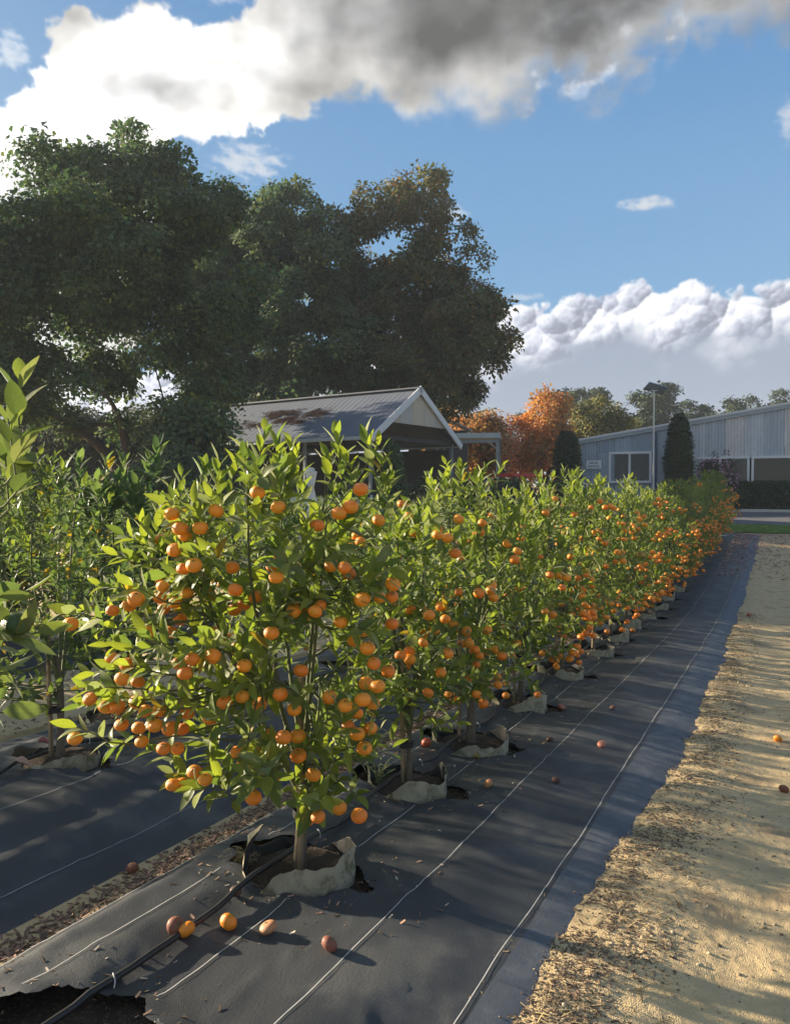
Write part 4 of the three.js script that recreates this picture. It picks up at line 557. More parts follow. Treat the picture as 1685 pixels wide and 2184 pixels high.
const bladeGeo = (() => { const b = new Build(), r = rng(3); for (let k = 0; k < 7; k++) b.add(leafGeo(0.1, 0.3, 0.5), leafMatrix(V3((r() - 0.5) * 0.6, 0, (r() - 0.5) * 0.6), V3((r() - 0.5) * 0.8, 1, (r() - 0.5) * 0.8), V3(r() - 0.5, 0.2, r() - 0.5), 0.8 + r() * 0.4)); return b.geo(); })();
scatter('grass', 'short green grass on the strip before the road', 'grass', bladeGeo, new THREE.MeshPhysicalMaterial({ color: lin(1, 1, 1), roughness: 0.9, transmission: 0.35, thickness: 0, side: THREE.DoubleSide }), 9000, (r) => { const u = -6 + 22 * r(), v = 26.4 + 2.4 * r(), s = 0.05 + 0.04 * r(); return [V3(u, groundY(u, v) + 0.03, -v), V3(s * 1.6, s, s * 1.6)]; }, [[0.19, 0.29, 0.05], [0.25, 0.34, 0.07], [0.14, 0.23, 0.05]], 81);
scatter('fallen_leaves', 'pinkish fallen leaves scattered at the far end of the lane', 'leaves', chipGeo, litterMat, 2600, (r) => { const v = 16 + 10 * r() ** 0.6, u = -1.2 + 4 * r() * r(), s = 0.03 + 0.035 * r(); return [V3(u, Math.max(groundY(u, v), u < -0.45 && v < ROWS_END ? matTop(MATS[0], u, v) : -9) + 0.012, -v), V3(s, s * 0.4, s)]; }, [[0.42, 0.25, 0.22], [0.3, 0.17, 0.13], [0.45, 0.33, 0.26]], 82);

// ------------------------------------------------------------------ trees
function sprayGeo(n, size, spread, seed, wide = 0.7) {
  const b = new Build(), r = rng(seed), p = [], id = [];
  const leaf = (() => { const g = new THREE.BufferGeometry(); g.setAttribute('position', new THREE.Float32BufferAttribute([0, 0, 0, -wide / 2, 0.5, 0.1, wide / 2, 0.5, 0.1, 0, 1, -0.12], 3)); g.setIndex([0, 2, 1, 1, 2, 3]); g.computeVertexNormals(); return g; })();
  for (let k = 0; k < n; k++) { const a = r() * 6.283, c = V3(Math.cos(a) * spread * Math.sqrt(r()), (r() - 0.3) * spread, Math.sin(a) * spread * Math.sqrt(r())), ax = V3(c.x, (r() - 0.6) * spread, c.z).normalize(); b.add(leaf, leafMatrix(c, ax, V3((r() - 0.5) * 0.9, 1, (r() - 0.5) * 0.9), size * (0.7 + 0.6 * r()))); }
  return b.geo();
}
const crownLook = (t = 0.35) => new THREE.MeshPhysicalMaterial({ color: lin(1, 1, 1), roughness: 0.85, transmission: t, thickness: 0, side: THREE.DoubleSide, specularIntensity: 0.4 });
const crownMat = crownLook(0.5), coniferMat = crownLook(0.12);
const SPRAY = sprayGeo(13, 0.185, 0.38, 1), SPRAY_SMALL = sprayGeo(16, 0.07, 0.16, 2), NEEDLES = sprayGeo(18, 0.2, 0.3, 3, 0.22), SPRAY_FAR = sprayGeo(14, 0.24, 0.5, 4);
const limbMat = std({ map: barkMap, color: lin(0.5, 0.47, 0.44), bumpMap: barkBump, bumpScale: 0.02, roughness: 0.95 });
/* A tree: limbs that fork out to the middle of each lobe of the crown, and leafy sprays over every lobe. Lobes: [x, y, z, radius] from its foot. */
function tree(root, o) {
  const r = rng(o.seed), wood = new Build(), limbs = [];
  const trunks = o.trunks ?? [[0, 0]], fork = o.fork ?? 2;
  const heads = trunks.map(([lx, lz]) => { const pts = curve([V3(lx * 0.15, -0.4, lz * 0.15), V3(lx * 0.3, fork * 0.5, lz * 0.3), V3(lx, fork, lz)], 6); tube(wood, pts, pts.map((_, i) => o.trunk * lerp(1.25, 0.8, i / 6)), 9); return V3(lx, fork, lz); });
  const nodes = heads.map((p) => [p, o.trunk * 0.8]);
  const order = [...o.lobes].sort((a, b) => Math.hypot(a[0], a[1] - fork, a[2]) - Math.hypot(b[0], b[1] - fork, b[2]));
  for (const [x, y, z, q] of order) {
    const c = V3(x, y, z); let best = nodes[0], bd = 1e9; for (const n of nodes) { const d = n[0].distanceTo(c) * (1 + 0.8 * Math.max(0, n[0].y - y) / (0.3 + n[0].distanceTo(c))) - n[1] * 3; if (d < bd) { bd = d; best = n; } }
    const a = best[0], m = a.clone().lerp(c, 0.5).add(V3((r() - 0.5) * 0.4, 0.12 * a.distanceTo(c), (r() - 0.5) * 0.4)), pts = curve([a, m, c], 6), R = Math.min(best[1] * 0.75, o.trunk * 0.6);
    tube(wood, pts, pts.map((_, i) => lerp(R, R * 0.5, i / 6)), 6); for (let i = 2; i < 7; i++) nodes.push([pts[i], lerp(R, R * 0.5, i / 6)]);
    for (let k = 0; k < (o.twigs ?? 4); k++) { const e = V3().randomDirection ? V3(r() - 0.5, r() - 0.35, r() - 0.5).normalize() : V3(0, 1, 0), t = [c, c.clone().addScaledVector(e, q * 0.5).add(V3(0, 0.08, 0)), c.clone().addScaledVector(e, q * 0.95)]; tube(wood, t, [R * 0.4, R * 0.25, 0.008], 4); }
  }
  mesh('trunk', wood.geo(), o.bark ?? limbMat, root);
  const list = [], col = [];
  for (const [x, y, z, q, sy = 0.8] of o.lobes) {
    const n = Math.round(o.density * q * q);
    for (let k = 0; k < n; k++) {
      const d = V3(r() - 0.5, r() - 0.5, r() - 0.5).normalize(), f = Math.pow(r(), 0.4), p = V3(x + d.x * q * f, y + d.y * q * f * sy, z + d.z * q * f);
      if (fbm(p.x * 1.1 + o.seed, p.y * 1.1 + p.z * 0.9, 2) < -0.16 + (o.gaps ?? 0)) continue;
      list.push([p, d]); const c = o.colors[Math.floor(r() * o.colors.length)], s = 0.7 + 0.6 * r(); col.push([c[0] * s, c[1] * s, c[2] * s]);
    }
  }
  if (o.thin) for (let i = list.length - 1; i >= 0; i--) if (noise2(list[i][0].x * 0.9 + 3, list[i][0].y * 0.9 - list[i][0].z * 0.7) < o.thin) { list.splice(i, 1); col.splice(i, 1); }
  const g = new THREE.InstancedMesh(o.spray, o.mat ?? crownMat, list.length), M = new THREE.Matrix4(), Q = new THREE.Quaternion(), S = o.size ?? 1;
  list.forEach(([p, d], i) => { Q.setFromUnitVectors(V3(0, 1, 0), V3(d.x * 0.8, 0.55 + d.y * 0.5, d.z * 0.8).normalize()).multiply(new THREE.Quaternion().setFromAxisAngle(V3(0, 1, 0), r() * 6.28)); const s = S * (0.55 + 0.95 * r() * r() + 0.2 * r()); M.compose(p, Q, V3(s, s, s)); g.setMatrixAt(i, M); g.setColorAt(i, lin(...col[i])); });
  g.name = 'crown'; g.userData.kind = 'stuff'; g.castShadow = g.receiveShadow = true; root.add(g); return root;
}
function ragged(seed, n, cx, cy, cz, rx, ry, rz, small, large, holes = 0) {   // like lobesIn, with an uneven outline and whole gaps in the crown
  const r = rng(seed), out = []; let tries = 0;
  while (out.length < n && tries++ < n * 80) { const d = V3(r() - 0.5, r() - 0.5, r() - 0.5).normalize(), e = 1 + 0.22 * noise2(d.x * 2.2 + seed, d.y * 2.2 + d.z * 1.7), f = Math.pow(r(), 0.42) * e, q = lerp(small, large, r() * r()), x = cx + d.x * rx * f, y = cy + d.y * ry * f, z = cz + d.z * rz * f; if (noise2(x * 0.42 + seed, y * 0.42 + z * 0.3) < -0.3 + holes) continue; if (out.every((o) => Math.hypot(o[0] - x, o[1] - y, o[2] - z) > (o[3] + q) * 0.4)) out.push([x, y, z, q, 0.62]); }
  return out;
}
function lobesIn(seed, n, cx, cy, cz, rx, ry, rz, small, large, flat = 0.8) { const r = rng(seed), out = []; let tries = 0; while (out.length < n && tries++ < n * 60) { const d = V3(r() - 0.5, r() - 0.5, r() - 0.5).normalize(), f = Math.pow(r(), 0.35), q = lerp(small, large, r()), x = cx + d.x * (rx - q * 0.7) * f, y = cy + d.y * (ry - q * 0.6) * f, z = cz + d.z * (rz - q * 0.7) * f; if (out.every((o) => Math.hypot(o[0] - x, o[1] - y, o[2] - z) > (o[3] + q) * 0.42)) out.push([x, y, z, q, flat]); } return out; }
const place = (x, depth) => { const [u, v] = ahead((x - 842.5) / 1650 * depth, depth); return [u, groundY(u, v) - 0.1, -v]; };
const GREEN = [[0.07, 0.135, 0.045], [0.095, 0.16, 0.05], [0.05, 0.1, 0.04], [0.145, 0.185, 0.045], [0.075, 0.135, 0.06]], BROWNING = [[0.1, 0.12, 0.035], [0.17, 0.14, 0.035], [0.075, 0.1, 0.03], [0.2, 0.13, 0.04], [0.1, 0.13, 0.04]];
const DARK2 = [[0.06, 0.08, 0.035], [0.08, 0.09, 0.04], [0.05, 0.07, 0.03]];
const BIG = 'tall shade trees behind the orchard';
tree(thing('shade_tree', 'broad dark green tree with forking limbs, the largest at the left', 'tree', place(285, 28), 0, BIG), { seed: 401, trunk: 0.36, fork: 2.6, trunks: [[0, 0], [0.5, 0.3], [-0.6, 0.2]], lobes: [...ragged(402, 300, -0.4, 8.6, 0, 5.2, 5.7, 4.6, 0.4, 1.0, 0.1).filter(([x, y, z]) => { const s = x * 0.894 - z * 0.449; return !(Math.abs(s + 0.2) < 0.9 && y > 4.2 && y < 7.4) && !(Math.abs(s + 2.4) < 0.8 && y > 3 && y < 5.2) && !(z * 0.894 + x * 0.449 > 0.6 && Math.abs(s) < 3.4 && y > 3 && y < 9 && noise2(x * 3.1 + 8, y * 3.3 + z) < 0.22); }), ...lobesIn(403, 22, 2.2, 2.6, 0.3, 3.2, 2.2, 2.4, 0.5, 1.0), [-3.4, 4.6, 0.4, 0.6], [-2.6, 3.9, 0.5, 0.5], [-4.2, 5.4, 0, 0.8]], density: 165, spray: SPRAY, colors: GREEN, gaps: 0.0 });
tree(thing('shade_tree', 'tall dark tree rising behind the gabled shed, middle of the big trees', 'tree', place(600, 41), 0, BIG), { seed: 411, trunk: 0.36, fork: 4, lobes: [...ragged(412, 260, 0, 8.4, 0, 5.6, 7.2, 4.6, 0.5, 1.2, 0.02), ...ragged(414, 60, -3.2, 11.6, 1.6, 2.6, 3.2, 2.2, 0.4, 0.9), ...ragged(413, 60, 0.4, 14.6, 0, 2.8, 3.0, 2.2, 0.3, 0.7, 0.1)], density: 140, spray: SPRAY, colors: [...GREEN, [0.1, 0.12, 0.03]], size: 1.15 });
tree(thing('shade_tree', 'open-crowned browning tree behind the gabled shed, sky showing between its branches', 'tree', place(885, 40), 0, BIG), { seed: 421, trunk: 0.34, fork: 5, lobes: [...ragged(422, 130, -1.0, 13.2, 0, 3.7, 4.3, 3, 0.3, 0.75, 0.16), ...ragged(423, 170, 0.8, 8.0, 0, 4.5, 3.9, 3.8, 0.4, 0.95, 0.1), [4.4, 7.2, 0.2, 0.7, 0.8], [4.0, 8.6, 0.4, 0.8, 0.8], [3.4, 10.3, 0, 0.9, 0.8], [3.3, 12.2, 0.2, 0.8, 0.8], [2.6, 13.6, 0, 0.7, 0.8], [4.1, 9.6, 0.3, 0.6, 0.8]], density: 150, spray: SPRAY, colors: BROWNING, gaps: 0.02, size: 1.1 });
tree(thing('shade_tree', 'dark green tree at the far left edge, mostly outside the picture', 'tree', place(-235, 25), 0, BIG), { seed: 431, trunk: 0.34, fork: 2.6, lobes: ragged(432, 200, 0, 7.4, 0, 4.4, 5.4, 4.4, 0.5, 1.1), density: 150, spray: SPRAY, colors: GREEN });

// shrubs and hedges: one crown close to the ground
function shrub(name, label, category, x, depth, w, h, o = {}) { const t = thing(name, label, category, place(x, depth), 0, o.group); return tree(t, { seed: o.seed ?? Math.round(x + depth * 31), trunk: o.trunk ?? 0.06, fork: h * 0.25, lobes: lobesIn((o.seed ?? x) + 7, o.n ?? 14, 0, h * 0.55, 0, w / 2, h * 0.52, o.deep ?? w / 2, Math.min(w, h) * 0.14, Math.min(w, h) * 0.26), density: o.density ?? 260, spray: o.spray ?? SPRAY_SMALL, colors: o.colors ?? GREEN, size: o.size ?? 1.5, mat: o.mat, twigs: 3, gaps: o.gaps ?? 0 }); }
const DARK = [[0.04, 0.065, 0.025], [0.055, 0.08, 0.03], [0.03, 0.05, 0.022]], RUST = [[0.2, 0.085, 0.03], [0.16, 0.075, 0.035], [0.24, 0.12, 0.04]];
const SHRUBS = 'shrubs in the garden behind the rows';
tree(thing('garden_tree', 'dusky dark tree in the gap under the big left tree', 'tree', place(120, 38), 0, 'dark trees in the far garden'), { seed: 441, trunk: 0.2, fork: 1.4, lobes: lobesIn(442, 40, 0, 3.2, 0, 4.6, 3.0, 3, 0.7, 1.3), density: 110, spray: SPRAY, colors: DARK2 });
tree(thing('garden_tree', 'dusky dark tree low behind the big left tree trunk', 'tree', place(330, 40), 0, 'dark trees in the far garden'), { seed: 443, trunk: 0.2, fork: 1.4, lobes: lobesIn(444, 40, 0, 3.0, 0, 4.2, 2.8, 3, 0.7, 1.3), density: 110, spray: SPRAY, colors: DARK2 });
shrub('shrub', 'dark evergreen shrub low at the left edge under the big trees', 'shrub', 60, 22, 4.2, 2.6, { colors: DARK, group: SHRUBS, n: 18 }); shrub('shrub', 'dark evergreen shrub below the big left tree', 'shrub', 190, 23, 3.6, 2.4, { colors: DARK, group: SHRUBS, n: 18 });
shrub('shrub', 'rusty brown shrub standing before the dark garden shrubs', 'shrub', 278, 17, 0.95, 1.6, { colors: RUST, group: SHRUBS, gaps: 0.03 }); shrub('shrub', 'rusty brown low shrub left of the taller rusty one', 'shrub', 215, 17, 0.5, 1.25, { colors: RUST, group: SHRUBS, n: 7 });
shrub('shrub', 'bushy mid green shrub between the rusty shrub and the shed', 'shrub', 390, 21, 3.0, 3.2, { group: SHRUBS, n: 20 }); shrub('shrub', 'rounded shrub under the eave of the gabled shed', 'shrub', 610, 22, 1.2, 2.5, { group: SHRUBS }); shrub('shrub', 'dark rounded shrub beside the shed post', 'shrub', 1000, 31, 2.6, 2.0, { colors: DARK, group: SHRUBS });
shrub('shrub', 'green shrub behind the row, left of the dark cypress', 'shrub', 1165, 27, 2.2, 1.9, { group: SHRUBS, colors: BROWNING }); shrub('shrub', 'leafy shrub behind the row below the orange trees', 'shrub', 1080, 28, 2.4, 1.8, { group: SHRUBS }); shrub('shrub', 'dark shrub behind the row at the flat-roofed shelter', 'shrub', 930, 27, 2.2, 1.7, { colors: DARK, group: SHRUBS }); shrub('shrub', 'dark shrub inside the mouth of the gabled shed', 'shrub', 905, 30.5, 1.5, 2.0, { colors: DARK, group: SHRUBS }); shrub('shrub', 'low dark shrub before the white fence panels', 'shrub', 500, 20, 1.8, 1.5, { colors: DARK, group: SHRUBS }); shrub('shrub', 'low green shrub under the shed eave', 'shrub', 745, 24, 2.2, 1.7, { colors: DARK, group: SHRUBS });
{ // bare twiggy bush
  const t = thing('bare_bush', 'leafless pale twiggy bush under the shed eave', 'bush', place(535, 21)), r = rng(12), b = new Build(); for (let k = 0; k < 46; k++) { const a = r() * 6.28, h = 1.5 + r() * 0.9, q = 0.1 + r() * 0.5; tube(b, curve([V3(0, 0, 0), V3(Math.cos(a) * q * 0.3, h * 0.5, Math.sin(a) * q * 0.3), V3(Math.cos(a) * q, h, Math.sin(a) * q)], 5), [0.014, 0.012, 0.01, 0.009, 0.007, 0.005], 4); } const m = mesh('twigs', b.geo(), std({ color: lin(0.3, 0.28, 0.25), roughness: 1 }), t); m.userData.kind = 'stuff';
}
function column(label, x, depth, w, h, tip, colors, seed, spray = SPRAY_SMALL, name = 'cypress') { // a clipped or naturally narrow conifer
  const t = thing(name, label, 'conifer', place(x, depth), 0, 'narrow conifers'), r = rng(seed), list = [], n = Math.round(1500 * w * h / 4.5); mesh('trunk', tube(new Build(), [V3(0, -0.2, 0), V3(0, h * 0.4, 0), V3(0, h * 0.9, 0)], [0.12, 0.08, 0.02], 7).geo(), limbMat, t);
  const g = new THREE.InstancedMesh(spray, coniferMat, n), M = new THREE.Matrix4(), Q = new THREE.Quaternion();
  for (let k = 0; k < n; k++) { const s = Math.pow(r(), 0.8), y = s * h, a = r() * 6.283, prof = Math.pow(Math.max(0, 1 - Math.pow(s, tip)), 0.6) * (0.75 + 0.25 * sstep(0, 0.25, s)), q = w / 2 * prof * (0.84 + 0.18 * r() + 0.2 * noise2(Math.cos(a) * 1.6 + seed, y * 1.8 + Math.sin(a) * 1.6)); Q.setFromUnitVectors(V3(0, 1, 0), V3(Math.cos(a) * 0.5, 0.85, Math.sin(a) * 0.5).normalize()).multiply(new THREE.Quaternion().setFromAxisAngle(V3(0, 1, 0), r() * 6.28)); const z = 1.2 + 0.6 * r(); M.compose(V3(Math.cos(a) * q, y, Math.sin(a) * q), Q, V3(z * 0.8, z * 1.3, z * 0.8)); g.setMatrixAt(k, M); const c = colors[Math.floor(r() * colors.length)]; g.setColorAt(k, lin(...c)); }
  g.name = 'crown'; g.userData.kind = 'stuff'; g.castShadow = g.receiveShadow = true; t.add(g);
}
const CYP = [[0.025, 0.045, 0.02], [0.04, 0.06, 0.022], [0.018, 0.034, 0.018]];
column('dark rounded cypress at the near corner of the corrugated building', 1208, 33.5, 0.86, 3.3, 5, CYP, 501); column('dark pointed cypress against the middle of the corrugated building', 1446, 32.3, 0.9, 3.85, 2.4, [...CYP, [0.06, 0.075, 0.025]], 502); column('small light green cone conifer before the gabled shed', 836, 25, 0.75, 2.9, 1.3, [[0.06, 0.1, 0.035], [0.08, 0.12, 0.045]], 503, SPRAY_SMALL, 'cone_conifer');

// trees far behind the buildings
const FAR = 'autumn trees behind the buildings', ORANGE = [[0.58, 0.23, 0.05], [0.5, 0.19, 0.05], [0.6, 0.33, 0.06], [0.42, 0.2, 0.055], [0.34, 0.25, 0.07]], PINKISH = [[0.58, 0.22, 0.1], [0.5, 0.18, 0.085], [0.58, 0.32, 0.08]], YELLOW = [[0.2, 0.2, 0.045], [0.14, 0.16, 0.045], [0.3, 0.25, 0.045], [0.1, 0.12, 0.04]];
function autumn(label, x, top, wpx, depth, colors, seed, o = {}) { const p = place(x, depth), h = EYE + (1050 - top) / 1650 * depth - p[1], w = wpx / 1650 * depth; tree(thing('autumn_tree', label, 'tree', p, 0, FAR), { seed, trunk: 0.16, fork: h * 0.28, trunks: [[0.2, 0], [-0.25, 0.1]], lobes: lobesIn(seed + 1, o.n ?? 34, 0, h * 0.58, 0, w / 2, h * 0.44, w / 2, w * 0.09, w * 0.17, 1.1), density: o.density ?? 150, spray: SPRAY, colors, size: 1.15, gaps: 0.02, bark: limbMat }); }
autumn('rounded brown orange tree just right of the gabled shed', 1012, 872, 165, 46, [...ORANGE, [0.22, 0.13, 0.04], [0.16, 0.13, 0.04]], 601); autumn('orange tree half hidden behind the shed roof', 945, 868, 140, 50, [[0.45, 0.32, 0.07], [0.36, 0.3, 0.07], [0.5, 0.25, 0.06]], 603); autumn('tallest bright orange tree with an egg shaped crown', 1163, 828, 138, 47, ORANGE, 605); autumn('pink orange tree left of the tallest orange one', 1104, 868, 90, 48, PINKISH, 607, { n: 22 }); autumn('yellow green tree behind the roof of the corrugated building', 1275, 842, 165, 52, YELLOW, 609); autumn('low olive tree just above the corrugated roof', 1330, 890, 110, 56, YELLOW, 611, { n: 22 });
const PINE = [[0.05, 0.075, 0.04], [0.065, 0.09, 0.045], [0.04, 0.06, 0.035]];
function pine(label, x, top, wpx, depth, seed) { const p = place(x, depth), h = EYE + (1050 - top) / 1650 * depth - p[1], w = wpx / 1650 * depth, r = rng(seed), lobes = []; for (let k = 0; k < 13; k++) { const f = r(), a = r() * 6.28, q = w * (0.13 + 0.1 * r()), y = h * lerp(0.52, 0.96, f), e = w / 2 * Math.sqrt(r()) * lerp(0.85, 0.75, f); lobes.push([Math.cos(a) * e, y - q * 0.3, Math.sin(a) * e, q, 0.45]); } tree(thing('pine_tree', label, 'tree', p, 0, 'tall pines on the skyline'), { seed, trunk: 0.24, fork: h * 0.5, lobes, density: 75, spray: SPRAY_FAR, colors: PINE, size: 0.9, mat: coniferMat, gaps: -0.05, twigs: 2 }); }
pine('small distant pine in the gap right of the shed', 1065, 895, 60, 90, 701); pine('small distant pine beside the gap, the taller of two', 1090, 880, 60, 84, 702); pine('flat-topped pine just right of the tallest orange tree', 1225, 826, 130, 72, 703); pine('pine directly above the yellow green tree', 1290, 824, 110, 74, 704); pine('tall layered pine behind the light pole', 1340, 822, 110, 68, 705); pine('highest layered pine right of the light pole', 1412, 815, 120, 70, 706); pine('thin open pine between the pole and the second cypress', 1480, 850, 70, 76, 707); pine('rounded pine behind the second cypress', 1540, 850, 100, 72, 708); pine('grey pine above the right part of the roof', 1625, 832, 90, 78, 709); pine('pine at the right edge above the roof', 1690, 824, 90, 78, 710);

for (const [x, top, w, depth, s, c, where] of [[1130, 878, 110, 88, 721, 0, 'between the pink and the tallest orange trees'], [1215, 862, 130, 84, 722, 1, 'right behind the tallest orange tree'], [1380, 868, 130, 86, 723, 0, 'below the highest pine'], [1455, 876, 120, 90, 724, 1, 'left behind the pointed cypress'], [1590, 862, 150, 92, 725, 0, 'between the two right-hand pines'], [1045, 905, 90, 95, 726, 0, 'low in the gap right of the shed']]) { const p = place(x, depth), h = EYE + (1050 - top) / 1650 * depth - p[1], W = w / 1650 * depth; tree(thing('distant_tree', `hazy dull green tree on the skyline ${where}`, 'tree', p, 0, 'hazy trees on the skyline'), { seed: s, trunk: 0.2, fork: h * 0.3, lobes: ragged(s, 34, 0, h * 0.58, 0, W / 2, h * 0.4, W / 2, W * 0.08, W * 0.16), density: 60, spray: SPRAY_FAR, colors: c ? YELLOW : PINE, size: 0.9, twigs: 2 }); }

[[-8.5, 2.2], [-8.6, 3.6], [-8.45, 5.0], [-8.6, 6.4], [-8.5, 7.8], [-8.6, 9.3]].forEach(([u, v], i) => { const o = thing('garden_shrub', `${ORD[i]} from the front of the dense dark shrubs behind the farthest citrus row`, 'shrub', [u, groundY(u, v) - 0.05, -v], 0, 'dense shrubs behind the citrus'); tree(o, { seed: 850 + i, trunk: 0.04, fork: 0.3, lobes: lobesIn(860 + i, 20, 0, 0.78, 0, 0.85, 0.8, 0.85, 0.2, 0.36), density: 300, spray: SPRAY_SMALL, colors: [[0.06, 0.095, 0.035], [0.08, 0.12, 0.04], [0.045, 0.07, 0.03]], size: 1.1, twigs: 2 }); });

// ------------------------------------------------------------------ corrugated sales building at the end of the rows
const zinc = (c, seed) => { const t = texture(128, (u, v, x, y) => { const s = tiling(seed, u, v * 0.2, 5, 4) * 0.5 + 0.5, f = noise2(x * 0.4, y * 0.06 + seed) * 0.5 + 0.5, k = 0.82 + 0.2 * s + 0.12 * f, rust = sstep(0.72, 0.92, s * f * 1.6) * 0.35; return [lerp(c[0] * k, 0.36, rust), lerp(c[1] * k, 0.27, rust), lerp(c[2] * k, 0.23, rust)]; }); t.repeat.set(1, 0.5); return std({ map: t, roughness: 0.55, metalness: 0.05, side: THREE.DoubleSide }); };
const zincBlue = [zinc([0.6, 0.65, 0.69], 1), zinc([0.55, 0.6, 0.65], 5)], zincGrey = [zinc([0.74, 0.76, 0.78], 2), zinc([0.68, 0.71, 0.74], 3), zinc([0.77, 0.76, 0.75], 9)], zincDark = zinc([0.2, 0.3, 0.42], 4), whitePaint = std({ color: lin(0.66, 0.67, 0.66), roughness: 0.5 }), greyTrim = std({ color: lin(0.36, 0.42, 0.45), roughness: 0.5 });
const glassMat = new THREE.MeshPhysicalMaterial({ color: lin(0.4, 0.43, 0.44), roughness: 0.02, transmission: 1, thickness: 0, ior: 1.5 });
function corrugated(x0, x1, y0, y1a, y1b, pitch = 0.125, amp = 0.018) { const n = Math.max(2, Math.round((x1 - x0) / pitch * 4)), p = [], u = [], id = []; for (let k = 0; k <= n; k++) { const x = lerp(x0, x1, k / n), z = amp * Math.cos(k * Math.PI / 2) * (k % 2 ? 0 : 1), t = k / n; p.push(x, y0, z, x, lerp(y1a, y1b, t), z); u.push(x, y0, x, lerp(y1a, y1b, t)); if (k) { const a = k * 2 - 2; id.push(a, a + 2, a + 1, a + 2, a + 3, a + 1); } } const g = new THREE.BufferGeometry(); g.setAttribute('position', new THREE.Float32BufferAttribute(p, 3)); g.setAttribute('uv', new THREE.Float32BufferAttribute(u, 2)); g.setIndex(id); g.computeVertexNormals(); return g; }
{
  const o = thing('corrugated_building', 'long grey corrugated iron building with white framed windows at the end of the rows', 'building', [-8.2, 1.03, -35.0], THREE.MathUtils.degToRad(5));
  const roofAt = (x) => 2.78 + 0.1535 * Math.min(x, 12.5) - 0.1535 * Math.max(0, x - 12.5), LEN = 18, DEEP = 9;
  let k = 0;
  for (let x = 0; x < LEN - 0.01; x += 0.75, k++) {
    const x1 = Math.min(LEN, x + 0.742), dark = x > 3.2 && x < 4.4, left = x < 4.2;
    let y0 = 0; if (x > 4.9) y0 = 1.95; else if (x > 0.8 && x < 3) y0 = 2.26;
    const m = dark ? zincDark : left ? zincBlue[k % 2] : zincGrey[k % 3];
    const w = mesh('wall_sheet', corrugated(x, x1, y0, roofAt(x) - 0.05, roofAt(x1) - 0.05, 0.125, x > 2.2 && x < 3.1 ? 0.004 : 0.018), m, o);
    if (x > 4.9 || (x > 0.8 && x < 3)) mesh('wall_sheet', corrugated(x, x1, 0, x > 4.9 ? 0.8 : 0.98, x > 4.9 ? 0.8 : 0.98), m, o);
  }
  for (const [a, b] of [[0.75, 1.24], [3.04, 3.75]]) mesh('wall_sheet', corrugated(a, b, 0.98, 2.26, 2.26), zincBlue[0], o).position.z = 0.004;
  // sides, back, floor and roof close the room
  for (const [x, h] of [[0, roofAt(0)], [LEN, roofAt(LEN)]]) mesh('side_wall', box(0.08, h - 0.06, DEEP, x + (x ? -0.05 : 0.05), h / 2 - 0.03, -DEEP / 2 - 0.03), zincBlue[1], o);
  mesh('back_wall', box(LEN, 2.7, 0.08, LEN / 2, 1.35, -DEEP), zincBlue[1], o); mesh('floor', box(LEN, 0.1, DEEP, LEN / 2, -0.02, -DEEP / 2 - 0.05), std({ color: lin(0.05, 0.05, 0.05), roughness: 0.9 }), o);
  for (const [xa, xb] of [[-0.15, 12.5], [12.5, LEN + 0.1]]) { const a = V3(xa, roofAt(Math.max(0, xa)) - (xa < 0 ? 0.02 : 0), 0), b = V3(xb, roofAt(xb), 0), len = a.distanceTo(b), ang = Math.atan2(b.y - a.y, b.x - a.x); for (let q = 0; q < 12; q++) { const s = mesh('roof_sheet', box(len, 0.03, 0.795, (a.x + b.x) / 2, (a.y + b.y) / 2 + 0.05, 0.05 - q * 0.8 - 0.3, 0, 0, ang), zincGrey[q % 3], o); } mesh('fascia', box(len, 0.17, 0.05, (a.x + b.x) / 2, (a.y + b.y) / 2, 0.075, 0, 0, ang), greyTrim, o); mesh('gutter', box(len, 0.07, 0.1, (a.x + b.x) / 2, (a.y + b.y) / 2 + 0.115, 0.1, 0, 0, ang), whitePaint, o); }
  mesh('downpipe', box(0.09, 3.1, 0.09, 3.22, 1.6, 0.08), zincDark, o);
  const win = (x0, x1, y0, y1, mull, blind) => { const w = mesh('window', mergeGeometries([box(x1 - x0, 0.1, 0.14, (x0 + x1) / 2, y1, 0.02), box(x1 - x0, 0.1, 0.18, (x0 + x1) / 2, y0, 0.03), box(0.09, y1 - y0 - 0.1, 0.13, x0 + 0.045, (y0 + y1) / 2, 0.02), box(0.09, y1 - y0 - 0.1, 0.13, x1 - 0.045, (y0 + y1) / 2, 0.02), ...mull.map(([x, q]) => box(q, y1 - y0 - 0.1, 0.11, x, (y0 + y1) / 2, 0.02))]), whitePaint, o); const xs = [x0 + 0.09, ...mull.flatMap(([x, q]) => [x - q / 2, x + q / 2]), x1 - 0.09]; for (let i = 0; i < xs.length; i += 2) mesh('pane', box(xs[i + 1] - xs[i], y1 - y0 - 0.1, 0.008, (xs[i] + xs[i + 1]) / 2, (y0 + y1) / 2, -0.02), glassMat, w); if (blind) mesh('blind', box(x1 - x0 - 0.2, y1 - y0 - 0.15, 0.01, (x0 + x1) / 2, (y0 + y1) / 2, -0.12), std({ color: lin(0.24, 0.2, 0.17), roughness: 0.9 }), w); };
  win(1.24, 3.04, 0.98, 2.26, [[2.12, 0.09]], true); win(4.7, 6.93, 0.8, 1.98, [[5.8, 0.1]], false); win(7.0, 11.4, 0.8, 1.98, [[9.2, 0.1]], false); win(11.5, 15.6, 0.8, 1.98, [[13.5, 0.1]], false);
  const inner = std({ color: lin(0.02, 0.02, 0.022), roughness: 0.9 }); mesh('inner_wall', box(LEN - 0.3, 2.6, 0.05, LEN / 2, 1.3, -4), inner, o);
